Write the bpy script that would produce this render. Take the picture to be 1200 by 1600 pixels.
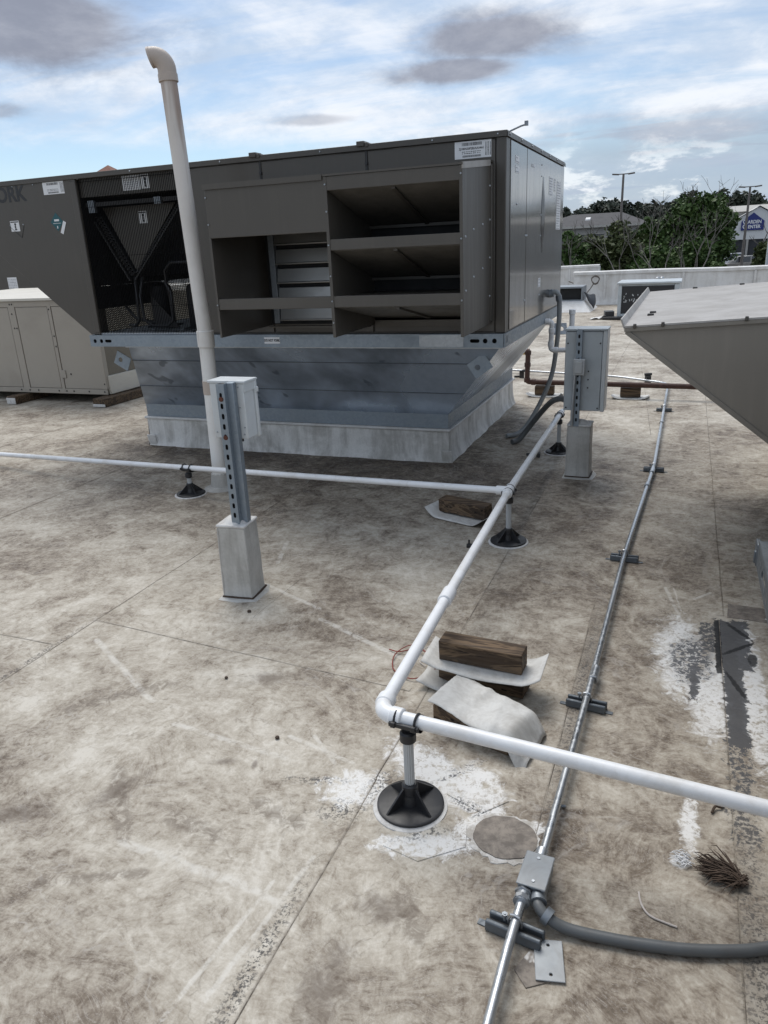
import bpy, bmesh, math, random
import numpy as np
from mathutils import Vector, Matrix

for o in list(bpy.data.objects): bpy.data.objects.remove(o)
scene = bpy.context.scene
COL = scene.collection
R = math.radians

# ------------------------------------------------------------------ camera
cam_d = bpy.data.cameras.new('camera'); cam = bpy.data.objects.new('camera', cam_d); COL.objects.link(cam)
scene.camera = cam
cam_d.sensor_fit = 'VERTICAL'; cam_d.sensor_height = 36.0; cam_d.lens = 36.0 * 1157.06 / 1600.0
cam_d.clip_start = 0.02; cam_d.clip_end = 3000
fw = Vector((-0.35640533, 0.87275352, -0.33358137)); rt = Vector((0.93071679, 0.36300275, -0.04466826)); dn = Vector((0.08210657, -0.32638979, -0.94166248))
m = Matrix.Identity(4)
for i in range(3):
    m[i][0] = rt[i]; m[i][1] = -dn[i]; m[i][2] = -fw[i]
m.translation = Vector((0, 0, 1.7)); cam.matrix_world = m
scene.cycles.max_bounces = 5; scene.cycles.diffuse_bounces = 2; scene.cycles.glossy_bounces = 3; scene.cycles.transmission_bounces = 2; scene.cycles.caustics_reflective = False; scene.cycles.caustics_refractive = False
scene.render.resolution_x = 768; scene.render.resolution_y = 1024

# ------------------------------------------------------------------ node helper
class NT:
    def __init__(s, tree): s.t = tree; s.n = tree.nodes; s.l = tree.links
    def node(s, typ, **k):
        n = s.n.new(typ)
        for a, v in k.items(): setattr(n, a, v)
        return n
    def put(s, sock, v):
        if hasattr(v, 'is_output') or isinstance(v, bpy.types.NodeSocket): s.l.new(v, sock)
        else: sock.default_value = v
    def m(s, op, a, b=0.0, c=0.0, clamp=False):
        n = s.node('ShaderNodeMath', operation=op, use_clamp=clamp)
        s.put(n.inputs[0], a); s.put(n.inputs[1], b)
        if op in ('MULTIPLY_ADD', 'SMOOTH_MIN', 'SMOOTH_MAX', 'COMPARE'): s.put(n.inputs[2], c)
        return n.outputs[0]
    def v(s, op, a, b=(0, 0, 0)):
        n = s.node('ShaderNodeVectorMath', operation=op); s.put(n.inputs[0], a)
        if op == 'SCALE': s.put(n.inputs['Scale'], b)
        else: s.put(n.inputs[1], b)
        return n.outputs['Value'] if op in ('LENGTH', 'DOT_PRODUCT', 'DISTANCE') else n.outputs[0]
    def sep(s, a): n = s.node('ShaderNodeSeparateXYZ'); s.put(n.inputs[0], a); return n.outputs
    def comb(s, x, y, z):
        n = s.node('ShaderNodeCombineXYZ'); s.put(n.inputs[0], x); s.put(n.inputs[1], y); s.put(n.inputs[2], z); return n.outputs[0]
    def noise(s, vec, scale=5, detail=6, rough=.6, dist=0, out='Fac'):
        n = s.node('ShaderNodeTexNoise'); s.put(n.inputs['Vector'], vec)
        s.put(n.inputs['Scale'], scale); s.put(n.inputs['Detail'], detail); s.put(n.inputs['Roughness'], rough); s.put(n.inputs['Distortion'], dist)
        return n.outputs[out]
    def vor(s, vec, scale=5, feature='F1', out='Distance', rnd=1.0):
        n = s.node('ShaderNodeTexVoronoi', feature=feature); s.put(n.inputs['Vector'], vec); s.put(n.inputs['Scale'], scale); s.put(n.inputs['Randomness'], rnd)
        return n.outputs[out]
    def mr(s, x, a, b, c=0.0, d=1.0, smooth=True):
        n = s.node('ShaderNodeMapRange', interpolation_type='SMOOTHSTEP' if smooth else 'LINEAR')
        s.put(n.inputs[0], x); s.put(n.inputs[1], a); s.put(n.inputs[2], b); s.put(n.inputs[3], c); s.put(n.inputs[4], d); return n.outputs[0]
    def mix(s, f, a, b, blend='MIX'):
        n = s.node('ShaderNodeMix', data_type='RGBA', blend_type=blend); s.put(n.inputs[0], f)
        for sock, v in ((n.inputs[6], a), (n.inputs[7], b)):
            if isinstance(v, (tuple, list)) and len(v) == 3: v = (*v, 1)
            s.put(sock, v)
        return n.outputs[2]
    def scale(s, vec, sx, sy, sz): return s.v('MULTIPLY', vec, (sx, sy, sz))
    def bump(s, h, strength=.3, dist=.01):
        n = s.node('ShaderNodeBump'); s.put(n.inputs['Height'], h); n.inputs['Strength'].default_value = strength; n.inputs['Distance'].default_value = dist
        return n.outputs[0]
    def pos(s): return s.node('ShaderNodeNewGeometry').outputs['Position']
    def obj(s): return s.node('ShaderNodeTexCoord').outputs['Object']

# ------------------------------------------------------------------ world, sun, exposure
SUN_EL, SUN_AZ = R(58), R(-38)           # azimuth measured from +Y towards +X: high behind the unit, veiled by cloud
w = bpy.data.worlds.new('World'); scene.world = w; w.use_nodes = True
T = NT(w.node_tree); T.n.clear()
sky = T.node('ShaderNodeTexSky', sky_type='NISHITA', sun_disc=False, sun_elevation=SUN_EL, sun_rotation=R(140), air_density=1.0, dust_density=.3, ozone_density=2.5)
bg1 = T.node('ShaderNodeBackground'); T.l.new(sky.outputs[0], bg1.inputs[0]); bg1.inputs[1].default_value = 0.10
dirv = T.v('NORMALIZE', T.node('ShaderNodeTexCoord').outputs['Generated'])
dx, dy, dz = T.sep(dirv)
zz = T.m('ADD', T.m('MAXIMUM', dz, 0.0), 0.13)
pl = T.comb(T.m('DIVIDE', dx, zz), T.m('DIVIDE', dy, zz), 0.0)
def cloudblob(cx, cy, cz, ex, ez, nz, amp):
    # elongated bank of cloud round one direction of the sky
    c = Vector((cx, cy, cz)).normalized(); r = Vector((c.y, -c.x, 0)).normalized(); u = r.cross(c)
    a = T.m('DIVIDE', T.v('DOT_PRODUCT', dirv, tuple(r)), ex); b = T.m('DIVIDE', T.v('DOT_PRODUCT', dirv, tuple(u)), ez)
    front = T.mr(T.v('DOT_PRODUCT', dirv, tuple(c)), .3, .6)
    d = T.m('SQRT', T.m('ADD', T.m('MULTIPLY', a, a), T.m('MULTIPLY', b, b)))
    d = T.m('ADD', d, T.m('MULTIPLY', T.m('SUBTRACT', nz, .5), amp))
    return T.m('MULTIPLY', T.mr(d, 1.18, .45), front)
n_big = T.noise(pl, .8, 5, .58, .35)
n_str = T.noise(T.scale(pl, .55, 1.7, 1), 1.5, 6, .62, .6)
n_edge = T.noise(T.scale(dirv, 1, 1, 2.4), 8.0, 7, .64, .2)
cover = T.mr(T.m('ADD', T.m('MULTIPLY', n_big, .5), T.m('MULTIPLY', n_str, .5)), .38, .57, .25, 1.0)
clear = cloudblob(-0.86, 1.0, .132, .62, .046, n_edge, .8)
cover = T.m('MULTIPLY', cover, T.m('SUBTRACT', 1.0, T.m('MULTIPLY', clear, .95)))
cover = T.m('MULTIPLY', cover, .96)
shade = T.mr(T.m('ADD', T.m('MULTIPLY', n_edge, .55), T.m('MULTIPLY', n_big, .45)), .40, .60)
ccol = T.mix(shade, (.50, .60, .74), (.80, .83, .88))
low = T.mr(dz, .15, .07)
puff = T.mr(n_edge, .50, .58)
lowcol = T.mix(puff, (.31, .38, .50), (.76, .79, .84))
right_low = T.m('MULTIPLY', low, T.mr(dx, -.42, -.22))
ccol = T.mix(T.m('MULTIPLY', right_low, .8), ccol, lowcol)
g1 = T.m('MAXIMUM', cloudblob(-.245, 1.0, .233, .115, .030, n_edge, .9), cloudblob(-.285, 1.0, .203, .095, .018, n_edge, .9))
g2 = cloudblob(-.93, 1.0, .335, .16, .050, n_edge, 1.0)
g3 = cloudblob(-.03, 1.0, .110, .20, .028, n_edge, 1.3)
g4 = cloudblob(-.483, 1.0, .167, .055, .007, n_edge, 1.0)
g5 = cloudblob(-1.06, 1.0, .235, .05, .010, n_edge, 1.0)
gmask = T.m('MAXIMUM', g1, T.m('MAXIMUM', g2, T.m('MAXIMUM', T.m('MULTIPLY', g3, .45), T.m('MAXIMUM', T.m('MULTIPLY', g4, .55), T.m('MULTIPLY', g5, .8)))))
gcol = T.mix(T.mr(n_edge, .35, .65), (.235, .245, .30), (.33, .345, .405))
ccol = T.mix(T.m('MULTIPLY', gmask, .92), ccol, gcol)
cover = T.m('MAXIMUM', cover, T.m('MULTIPLY', gmask, .95))
cover = T.m('MAXIMUM', cover, T.m('MULTIPLY', right_low, .8))
bg2 = T.node('ShaderNodeBackground'); T.l.new(ccol, bg2.inputs[0]); bg2.inputs[1].default_value = 1.0
mx = T.node('ShaderNodeMixShader'); T.l.new(cover, mx.inputs[0]); T.l.new(bg1.outputs[0], mx.inputs[1]); T.l.new(bg2.outputs[0], mx.inputs[2])
T.l.new(mx.outputs[0], T.node('ShaderNodeOutputWorld').inputs[0])
w.cycles.sampling_method = 'MANUAL'; w.cycles.sample_map_resolution = 256

sun_d = bpy.data.lights.new('sun', 'SUN'); sun = bpy.data.objects.new('sun', sun_d); COL.objects.link(sun)
sun_d.energy = 2.1; sun_d.angle = R(36); sun_d.color = (1, .96, .90)
sd = Vector((math.cos(SUN_EL) * math.sin(SUN_AZ), math.cos(SUN_EL) * math.cos(SUN_AZ), math.sin(SUN_EL)))     # direction towards the sun
sun.rotation_euler = sd.to_track_quat('Z', 'Y').to_euler(); sun.location = (3, -3, 12)
sky.sun_rotation = math.atan2(sd.x, sd.y)
vs = scene.view_settings
vs.view_transform = 'Standard'; vs.look = 'None'; vs.exposure = 0.22; vs.gamma = 1.0; vs.use_curve_mapping = False

# ------------------------------------------------------------------ mesh helpers
class B:
    """collects geometry for ONE mesh"""
    def __init__(s): s.v = []; s.f = []
    def add(s, vs, fs):
        k = len(s.v); s.v += [tuple(p) for p in vs]; s.f += [tuple(i + k for i in f) for f in fs]; return s
    def box(s, x0, x1, y0, y1, z0, z1):
        return s.add([(x0, y0, z0), (x1, y0, z0), (x1, y1, z0), (x0, y1, z0), (x0, y0, z1), (x1, y0, z1), (x1, y1, z1), (x0, y1, z1)],
                     [(3, 2, 1, 0), (4, 5, 6, 7), (0, 1, 5, 4), (1, 2, 6, 5), (2, 3, 7, 6), (3, 0, 4, 7)])
    def obox(s, c, size, rz=0, rx=0, ry=0):
        M = Matrix.Translation(c) @ Matrix.Rotation(rz, 4, 'Z') @ Matrix.Rotation(ry, 4, 'Y') @ Matrix.Rotation(rx, 4, 'X')
        a, b, d = [q / 2 for q in size]; t = B().box(-a, a, -b, b, -d, d)
        return s.add([M @ Vector(p) for p in t.v], t.f)
    def prism(s, poly, axis, a, b):
        """poly: 2-D outline; axis 'x': (y,z), 'y': (x,z), 'z': (x,y); extruded from a to b"""
        n = len(poly)
        def P(p, q): return {'x': (q, p[0], p[1]), 'y': (p[0], q, p[1]), 'z': (p[0], p[1], q)}[axis]
        vs = [P(p, a) for p in poly] + [P(p, b) for p in poly]
        fs = [tuple(range(n - 1, -1, -1)), tuple(range(n, 2 * n))] + [(i, (i + 1) % n, n + (i + 1) % n, n + i) for i in range(n)]
        return s.add(vs, fs)
    def hull(s, bot, top):
        """loft between two equal-length 3-D loops"""
        n = len(bot)
        return s.add(list(bot) + list(top), [tuple(range(n - 1, -1, -1)), tuple(range(n, 2 * n))] + [(i, (i + 1) % n, n + (i + 1) % n, n + i) for i in range(n)])
    def tube(s, pts, r, seg=12, caps=True, radii=None):
        pts = [Vector(p) for p in pts]; n = len(pts); rings = []; t0 = (pts[1] - pts[0]).normalized()
        nrm = t0.orthogonal().normalized()
        for i, p in enumerate(pts):
            t = ((pts[i] - pts[i - 1]).normalized() if i else t0) + ((pts[i + 1] - pts[i]).normalized() if i < n - 1 else (pts[i] - pts[i - 1]).normalized())
            t.normalize(); nrm = (nrm - t * nrm.dot(t)).normalized(); bi = t.cross(nrm); rr = radii[i] if radii else r
            k = 1.0
            if 0 < i < n - 1:
                c = max(.5, t.dot((pts[i + 1] - pts[i]).normalized())); k = 1 / c if c > .9 else 1.0
            rings.append([p + (nrm * math.cos(2 * math.pi * j / seg) + bi * math.sin(2 * math.pi * j / seg)) * rr * k for j in range(seg)])
        vs = [q for ring in rings for q in ring]
        fs = [(i * seg + j, i * seg + (j + 1) % seg, (i + 1) * seg + (j + 1) % seg, (i + 1) * seg + j) for i in range(n - 1) for j in range(seg)]
        if caps: fs += [tuple(range(seg - 1, -1, -1)), tuple((n - 1) * seg + j for j in range(seg))]
        return s.add(vs, fs)
    def cyl(s, a, b, r, seg=16, r2=None):
        return s.tube([a, b], r, seg, True, [r, r if r2 is None else r2])
    def lathe(s, prof, c, seg=24):
        """prof: list of (radius, z); about the vertical through c"""
        n = len(prof); vs = [(c[0] + r * math.cos(2 * math.pi * j / seg), c[1] + r * math.sin(2 * math.pi * j / seg), c[2] + z) for r, z in prof for j in range(seg)]
        fs = [(i * seg + j, i * seg + (j + 1) % seg, (i + 1) * seg + (j + 1) % seg, (i + 1) * seg + j) for i in range(n - 1) for j in range(seg)]
        fs += [tuple(range(seg - 1, -1, -1)), tuple((n - 1) * seg + j for j in range(seg))]
        return s.add(vs, fs)
    def grid(s, fn, nu, nv):
        vs = [fn(i / nu, j / nv) for j in range(nv + 1) for i in range(nu + 1)]
        return s.add(vs, [(j * (nu + 1) + i, j * (nu + 1) + i + 1, (j + 1) * (nu + 1) + i + 1, (j + 1) * (nu + 1) + i) for j in range(nv) for i in range(nu)])
    def plate(s, outer, holes, M, th):
        """flat plate with real holes: outer and holes are 2-D loops, M maps (u,v,w) to the world, thickness along w"""
        bm = bmesh.new(); es = []
        for loop in [outer] + holes:
            vv = [bm.verts.new((p[0], p[1], 0)) for p in loop]
            es += [bm.edges.new((vv[i], vv[(i + 1) % len(vv)])) for i in range(len(vv))]
        bmesh.ops.triangle_fill(bm, use_beauty=True, use_dissolve=False, edges=es)
        ret = bmesh.ops.extrude_face_region(bm, geom=bm.faces[:])
        for g in ret['geom']:
            if isinstance(g, bmesh.types.BMVert): g.co.z += th
        bmesh.ops.recalc_face_normals(bm, faces=bm.faces[:]); bm.verts.index_update()
        s.add([M @ v.co for v in bm.verts], [tuple(v.index for v in f.verts) for f in bm.faces]); bm.free(); return s

def circ(cx, cy, r, n=14): return [(cx + r * math.cos(2 * math.pi * i / n), cy + r * math.sin(2 * math.pi * i / n)) for i in range(n)]
def slot(cx, cy, hw, r, vert=False, n=8):
    p = [(hw + r * math.cos(a), r * math.sin(a)) for a in np.linspace(-math.pi / 2, math.pi / 2, n)] + [(-hw + r * math.cos(a), r * math.sin(a)) for a in np.linspace(math.pi / 2, 3 * math.pi / 2, n)]
    return [(cx + (q[1] if vert else q[0]), cy + (q[0] if vert else q[1])) for q in p]
def rect(x0, x1, y0, y1): return [(x0, y0), (x1, y0), (x1, y1), (x0, y1)]
FRONT = lambda y: Matrix(((1, 0, 0, 0), (0, 0, 1, y), (0, 1, 0, 0), (0, 0, 0, 1)))     # (u,v,w) -> (x=u, y=y+w, z=v)
SIDE = lambda x: Matrix(((0, 0, 1, x), (1, 0, 0, 0), (0, 1, 0, 0), (0, 0, 0, 1)))      # (u,v,w) -> (x=x+w, y=u, z=v)

def obj(name, b, mat, parent=None, smooth=True, bevel=0, ang=38):
    if isinstance(b, B):
        me = bpy.data.meshes.new(name); me.from_pydata(b.v, [], b.f)
    else: me = b
    bm = bmesh.new(); bm.from_mesh(me); bmesh.ops.recalc_face_normals(bm, faces=bm.faces[:]); bm.to_mesh(me); bm.free()
    if smooth:
        me.polygons.foreach_set('use_smooth', [True] * len(me.polygons)); me.set_sharp_from_angle(angle=R(ang))
    o = bpy.data.objects.new(name, me); COL.objects.link(o)
    if mat: me.materials.append(mat)
    if parent: attach(o, parent)
    if bevel:
        md = o.modifiers.new('bevel', 'BEVEL'); md.width = bevel; md.segments = 2; md.limit_method = 'ANGLE'; md.angle_limit = R(40)
        md.harden_normals = False
    return o
def wloc(o):
    v = Vector(o.location)
    return v if not o.parent else v
def attach(o, p):
    o.parent = p
    # every thing's Empty only carries a location, every mesh part sits at the world origin of that Empty
    base = Vector(p.get('_base', (0, 0, 0)))
    o.location = Vector(o.location) - base
    return o
def thing(name, label, cat, loc=(0, 0, 0), group=None):
    o = bpy.data.objects.new(name, None); COL.objects.link(o); o.location = loc; o['_base'] = tuple(loc); o.empty_display_size = .1
    o['label'] = label; o['category'] = cat
    if group: o['group'] = group
    return o
def tag(o, label, cat, group=None):
    o['label'] = label; o['category'] = cat
    if group: o['group'] = group
    return o
def struct(o): o['kind'] = 'structure'; return o

def text_mesh(txt, size, weight=0.0, align='CENTER'):
    c = bpy.data.curves.new('t', 'FONT'); c.body = txt; c.size = size; c.align_x = align; c.align_y = 'CENTER'; c.offset = weight; c.extrude = .0004; c.resolution_u = 3
    o = bpy.data.objects.new('t', c); COL.objects.link(o)
    me = bpy.data.meshes.new_from_object(o.evaluated_get(bpy.context.evaluated_depsgraph_get()))
    bpy.data.objects.remove(o); bpy.data.curves.remove(c); return me
def letters(name, txt, size, M, mat, parent, weight=0.0, sx=1.0):
    me = text_mesh(txt, size, weight); me.transform(M @ Matrix.Diagonal((sx, 1, 1, 1))); me.materials.clear()
    return obj(name, me, mat, parent, smooth=False)
FRONT_TXT = lambda x, y, z: Matrix(((1, 0, 0, x), (0, 0, -1, y), (0, 1, 0, z), (0, 0, 0, 1)))

# ------------------------------------------------------------------ materials
def mat(name, fn):
    M_ = bpy.data.materials.new(name); M_.use_nodes = True; t = NT(M_.node_tree); t.n.clear()
    bs = t.node('ShaderNodeBsdfPrincipled'); out = t.node('ShaderNodeOutputMaterial'); t.l.new(bs.outputs[0], out.inputs[0]); fn(t, bs.inputs); return M_
def plain(name, col, rough=.5, metal=0.0, var=.12, scale=6, spec=.5, bump=0, dirt=None, dirt_amt=.5, coat=0):
    def fn(t, i):
        p = t.pos(); n = t.noise(p, scale, 6, .6, .4)
        c = t.mix(n, tuple(max(0, x * (1 - var * 1.6)) for x in col), tuple(min(1, x * (1 + var * 1.6)) for x in col))
        if dirt:
            d = t.mr(t.noise(p, scale * .6, 8, .68, .8), .45, .68); c = t.mix(t.m('MULTIPLY', d, dirt_amt), c, dirt)
        t.put(i['Base Color'], c); t.put(i['Roughness'], t.mr(t.noise(p, scale * 2.3, 4, .6), .25, .75, max(.03, rough - .08), min(1, rough + .1), False))
        i['Metallic'].default_value = metal; i['Specular IOR Level'].default_value = spec; i['Coat Weight'].default_value = coat
        if bump: t.put(i['Normal'], t.bump(t.noise(p, scale * 12, 5, .65), bump, .004))
    return mat(name, fn)

def roof_fn(t, i, near=True):
    p = t.pos(); x, y, z = t.sep(p); p2 = t.comb(x, y, 0.0)
    nA = t.noise(p2, 1.15, 5, .62, .7); nB = t.noise(p2, 5.2, 5, .66, .9); nC = t.noise(p2, 24, 4, .72, .8)
    warp = t.noise(p2, 1.7, 2, .5, 0, 'Color'); pw = t.v('ADD', p2, t.v('SCALE', t.v('SUBTRACT', warp, (.5, .5, .5)), .6))
    S1 = t.noise(t.scale(pw, 1.0, 3.6, 1), 21, 4, .68, .5)
    S2 = t.noise(t.scale(pw, 3.4, 1.0, 1), 17, 4, .68, .5)
    hard2 = t.noise(p2, 46, 4, .75, .5); n110 = t.noise(p2, 110, 3, .7, .3)
    c0 = lambda n, k: t.m('MULTIPLY', t.m('SUBTRACT', n, .5), k)
    A = lambda *a: a[0] if len(a) == 1 else t.m('ADD', a[0], A(*a[1:]))
    MX = lambda *a: a[0] if len(a) == 1 else t.m('MAXIMUM', a[0], MX(*a[1:]))
    def blob(cx, cy, rx, ry, rot=0.0, amp=.8, ns=None, soft=.45):
        a = t.m('SUBTRACT', x, cx); b = t.m('SUBTRACT', y, cy); ca, sa = math.cos(rot), math.sin(rot)
        u = t.m('DIVIDE', t.m('ADD', t.m('MULTIPLY', a, ca), t.m('MULTIPLY', b, sa)), rx); v = t.m('DIVIDE', t.m('SUBTRACT', t.m('MULTIPLY', b, ca), t.m('MULTIPLY', a, sa)), ry)
        d = t.m('SQRT', t.m('ADD', t.m('MULTIPLY', u, u), t.m('MULTIPLY', v, v)))
        d = t.m('ADD', d, c0(ns if ns is not None else nB, amp * 2))
        return t.mr(d, 1 + soft * .3, 1 - soft)
    def boxm(x0, x1, y0, y1, e=.02, amp=.0, ns=None):
        a = t.m('ADD', t.m('MINIMUM', t.m('MINIMUM', t.m('SUBTRACT', x, x0), t.m('SUBTRACT', x1, x)), t.m('MINIMUM', t.m('SUBTRACT', y, y0), t.m('SUBTRACT', y1, y))), c0(ns if ns is not None else nC, amp))
        return t.mr(a, 0.0, e)
    # tone of each stretch of membrane (walked-on clean area in front, dust along the conduit, painted shade and dust round the unit)
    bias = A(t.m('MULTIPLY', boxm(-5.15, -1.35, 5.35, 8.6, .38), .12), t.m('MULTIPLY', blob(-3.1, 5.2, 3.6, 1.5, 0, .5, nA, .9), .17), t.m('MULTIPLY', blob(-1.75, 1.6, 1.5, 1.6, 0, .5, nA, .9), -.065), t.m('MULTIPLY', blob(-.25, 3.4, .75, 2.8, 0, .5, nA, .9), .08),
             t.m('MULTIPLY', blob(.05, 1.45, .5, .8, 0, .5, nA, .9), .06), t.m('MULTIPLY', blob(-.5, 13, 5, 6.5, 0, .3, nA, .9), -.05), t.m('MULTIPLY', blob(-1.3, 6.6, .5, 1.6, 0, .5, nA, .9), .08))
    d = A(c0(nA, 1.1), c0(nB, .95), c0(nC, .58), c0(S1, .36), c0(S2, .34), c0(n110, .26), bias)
    rp_ = t.node('ShaderNodeValToRGB'); t.put(rp_.inputs[0], t.mr(d, -.31, .38, 0, 1, False)); cr_ = rp_.color_ramp
    cr_.elements[0].color = (.565, .526, .458, 1); cr_.elements[1].color = (.082, .061, .045, 1)
    for q, c in ((.25, (.455, .413, .346, 1)), (.50, (.333, .291, .235, 1)), (.75, (.182, .147, .112, 1))): e = cr_.elements.new(q); e.color = c
    col = rp_.outputs[0]
    # tide marks left by standing water: thin contours of the broad dirt field
    tide = MX(t.mr(t.m('ABSOLUTE', t.m('SUBTRACT', nA, .545)), .007, .0), t.mr(t.m('ABSOLUTE', t.m('SUBTRACT', nA, .44)), .006, .0))
    col = t.mix(t.m('MULTIPLY', tide, t.mr(nC, .42, .6, .05, .34)), col, (.12, .092, .068))
    col = t.mix(t.m('MULTIPLY', t.mr(t.m('ABSOLUTE', t.m('SUBTRACT', nA, .565)), .010, .0), t.mr(nC, .40, .6, .0, .30)), col, (.62, .59, .54))
    col = t.mix(t.mr(hard2, .52, .78, .0, .30), col, (.15, .125, .10))
    # chalky scuffs
    sc_ = t.m('MULTIPLY', t.mr(t.m('ABSOLUTE', c0(S1, 1.0)), .022, .0), t.mr(nB, .44, .60, .0, .26)); col = t.mix(sc_, col, (.66, .635, .59))
    st_ = t.m('MULTIPLY', t.mr(t.m('ABSOLUTE', t.m('SUBTRACT', S2, .46)), .018, .0), t.mr(nA, .45, .60, .05, .26)); col = t.mix(st_, col, (.14, .115, .092))
    t.put(i['Roughness'], t.mr(nC, .3, .7, .50, .78, False)); i['Specular IOR Level'].default_value = .30
    t.put(i['Normal'], t.bump(A(t.m('MULTIPLY', nB, .8), t.m('MULTIPLY', nC, .35)), .35, .012)); t.put(i['Base Color'], col)
    if not near: return
    hard = t.noise(p2, 13, 5, .78, 1.0)
    # drag marks, scuffed strips and boot scuffs
    def seg(x0, y0, x1, y1, wd, ns=hard, amp=.02):
        L = math.hypot(x1 - x0, y1 - y0); ux, uy = (x1 - x0) / L, (y1 - y0) / L; a = t.m('SUBTRACT', x, x0); b = t.m('SUBTRACT', y, y0)
        al = t.m('ADD', t.m('MULTIPLY', a, ux), t.m('MULTIPLY', b, uy)); ac = t.m('ABSOLUTE', t.m('ADD', t.m('SUBTRACT', t.m('MULTIPLY', b, ux), t.m('MULTIPLY', a, uy)), c0(nB, amp)))
        over = t.m('ADD', t.m('MAXIMUM', t.m('SUBTRACT', al, L), 0.0), t.m('MAXIMUM', t.m('MULTIPLY', al, -1.0), 0.0)); return t.m('MULTIPLY', t.mr(t.m('ADD', ac, over), wd, wd * .3), t.mr(ns, .36, .56))
    pale = MX(seg(-1.50, 1.38, -1.0, 1.355, .022), seg(-1.0, 1.355, -.90, 1.33, .016), seg(-1.25, 2.02, -.96, 1.95, .014), seg(-1.16, 2.05, -1.02, 1.93, .012), seg(-1.55, 2.9, -1.02, 2.66, .02), seg(-2.1, 3.46, -2.2, 3.75, .02), seg(.02, 3.72, .09, 3.43, .012), seg(.06, 3.72, .10, 3.47, .006), seg(.16, 3.62, .235, 3.72, .012), seg(-1.72, 1.95, -1.2, 1.90, .018), seg(-2.5, 2.4, -1.9, 2.05, .02), seg(-2.3, 3.3, -1.6, 3.0, .016), seg(-.95, 1.02, -.90, 1.52, .012), seg(-1.02, .95, -.97, 1.40, .010))
    col = t.mix(t.m('MULTIPLY', pale, .55), col, (.66, .635, .58))
    strip = MX(seg(-1.75, 1.66, -1.50, 1.40, .04, nC), seg(-1.63, 1.17, -1.35, 1.30, .03, nC), seg(-1.42, 1.52, -1.22, 1.50, .05, nC), seg(-1.18, 1.66, -1.0, 1.62, .05, nC), seg(-.60, 1.48, -.52, 1.36, .05, nC), seg(-2.2, 1.9, -1.9, 2.2, .05, nC), seg(-1.0, 3.1, -.95, 3.7, .05, nC))
    col = t.mix(t.m('MULTIPLY', strip, .48), col, (.145, .118, .094))
    # brown stains
    br = MX(blob(-.68, 1.15, .075, .17, .1, 1.3, hard, .9), blob(-1.29, 1.835, .014, .03, .3, .5, hard, .6), blob(-1.40, 1.815, .05, .022, .4, .9, hard, .9), blob(-1.67, 1.57, .05, .14, -.25, 1.2, hard, .9), blob(-1.52, 2.35, .13, .06, .6, 1.2, hard, 1.), blob(-.64, 1.42, .09, .06, 0, 1.3, hard, 1.), blob(-1.95, 1.35, .20, .05, .5, 1.3, hard, 1.))
    col = t.mix(t.m('MULTIPLY', br, .68), col, (.115, .088, .068))
    # white coating smeared round the pipe foot and over the torn flashing at the right
    white = MX(blob(-.66, 1.98, .25, .10, -.55, 1.2, hard, .4), blob(-.53, 1.98, .12, .10, -.6, 1.0, hard, .4), blob(-.44, 1.87, .05, .04, 0, 1.1, hard, .4), blob(-.60, 1.665, .15, .05, .3, 1.4, hard, .35), blob(-.475, 1.80, .045, .13, -.5, 1.5, hard, .35), blob(-.31, 1.84, .05, .03, .8, 1.2, hard, .35), blob(-.90, 1.83, .12, .09, .4, 1.3, hard, .35),
               blob(.10, 3.05, .12, .36, .05, 1.2, hard, .5), blob(.21, 2.78, .085, .36, 0, 1.2, hard, .5), blob(.37, 2.9, .05, .6, 0, 1.2, hard, .35), blob(.115, 1.845, .03, .03, 0, .7, hard2), blob(.14, 2.02, .03, .14, 0, 1.4, hard, .4))
    white = t.m('MULTIPLY', white, t.mr(t.m('ADD', t.m('MULTIPLY', hard2, .6), t.m('MULTIPLY', nC, .4)), .37, .52))
    col = t.mix(t.m('MULTIPLY', white, .88), col, t.mix(nB, (.70, .685, .655), (.84, .84, .83)))
    # exposed dark sheet and repair tape along the right-hand seam
    dark = MX(boxm(.24, .38, 2.98, 3.43, .006, .13, hard), boxm(.265, .345, 2.45, 3.0, .006, .08, hard), t.m('MULTIPLY', boxm(.255, .34, 1.95, 2.6, .012, .16, hard), t.mr(hard2, .46, .54)),
              t.m('MULTIPLY', blob(.14, 3.02, .09, .2, 0, 1.1, hard, .3), t.mr(hard2, .44, .50)), boxm(.135, .175, 2.70, 2.98, .008, .12, hard), t.m('MULTIPLY', boxm(.18, .26, 3.1, 3.38, .01, .12, hard), t.mr(hard2, .42, .48)))
    col = t.mix(t.m('MULTIPLY', dark, .93), col, t.mix(nC, (.045, .046, .050), (.095, .097, .104)))
    blackt = MX(boxm(.238, .270, 2.93, 3.42, .005, .035, hard), blob(.345, 3.33, .013, .10, .6, .7, hard2, .3), blob(.335, 3.17, .011, .12, -.75, .8, hard2, .3), blob(.312, 2.86, .012, .12, .35, .7, hard2, .3), blob(.385, 3.08, .02, .06, 0, .9, hard, .3))
    col = t.mix(t.m('MULTIPLY', blackt, .93), col, (.02, .02, .021))
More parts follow.
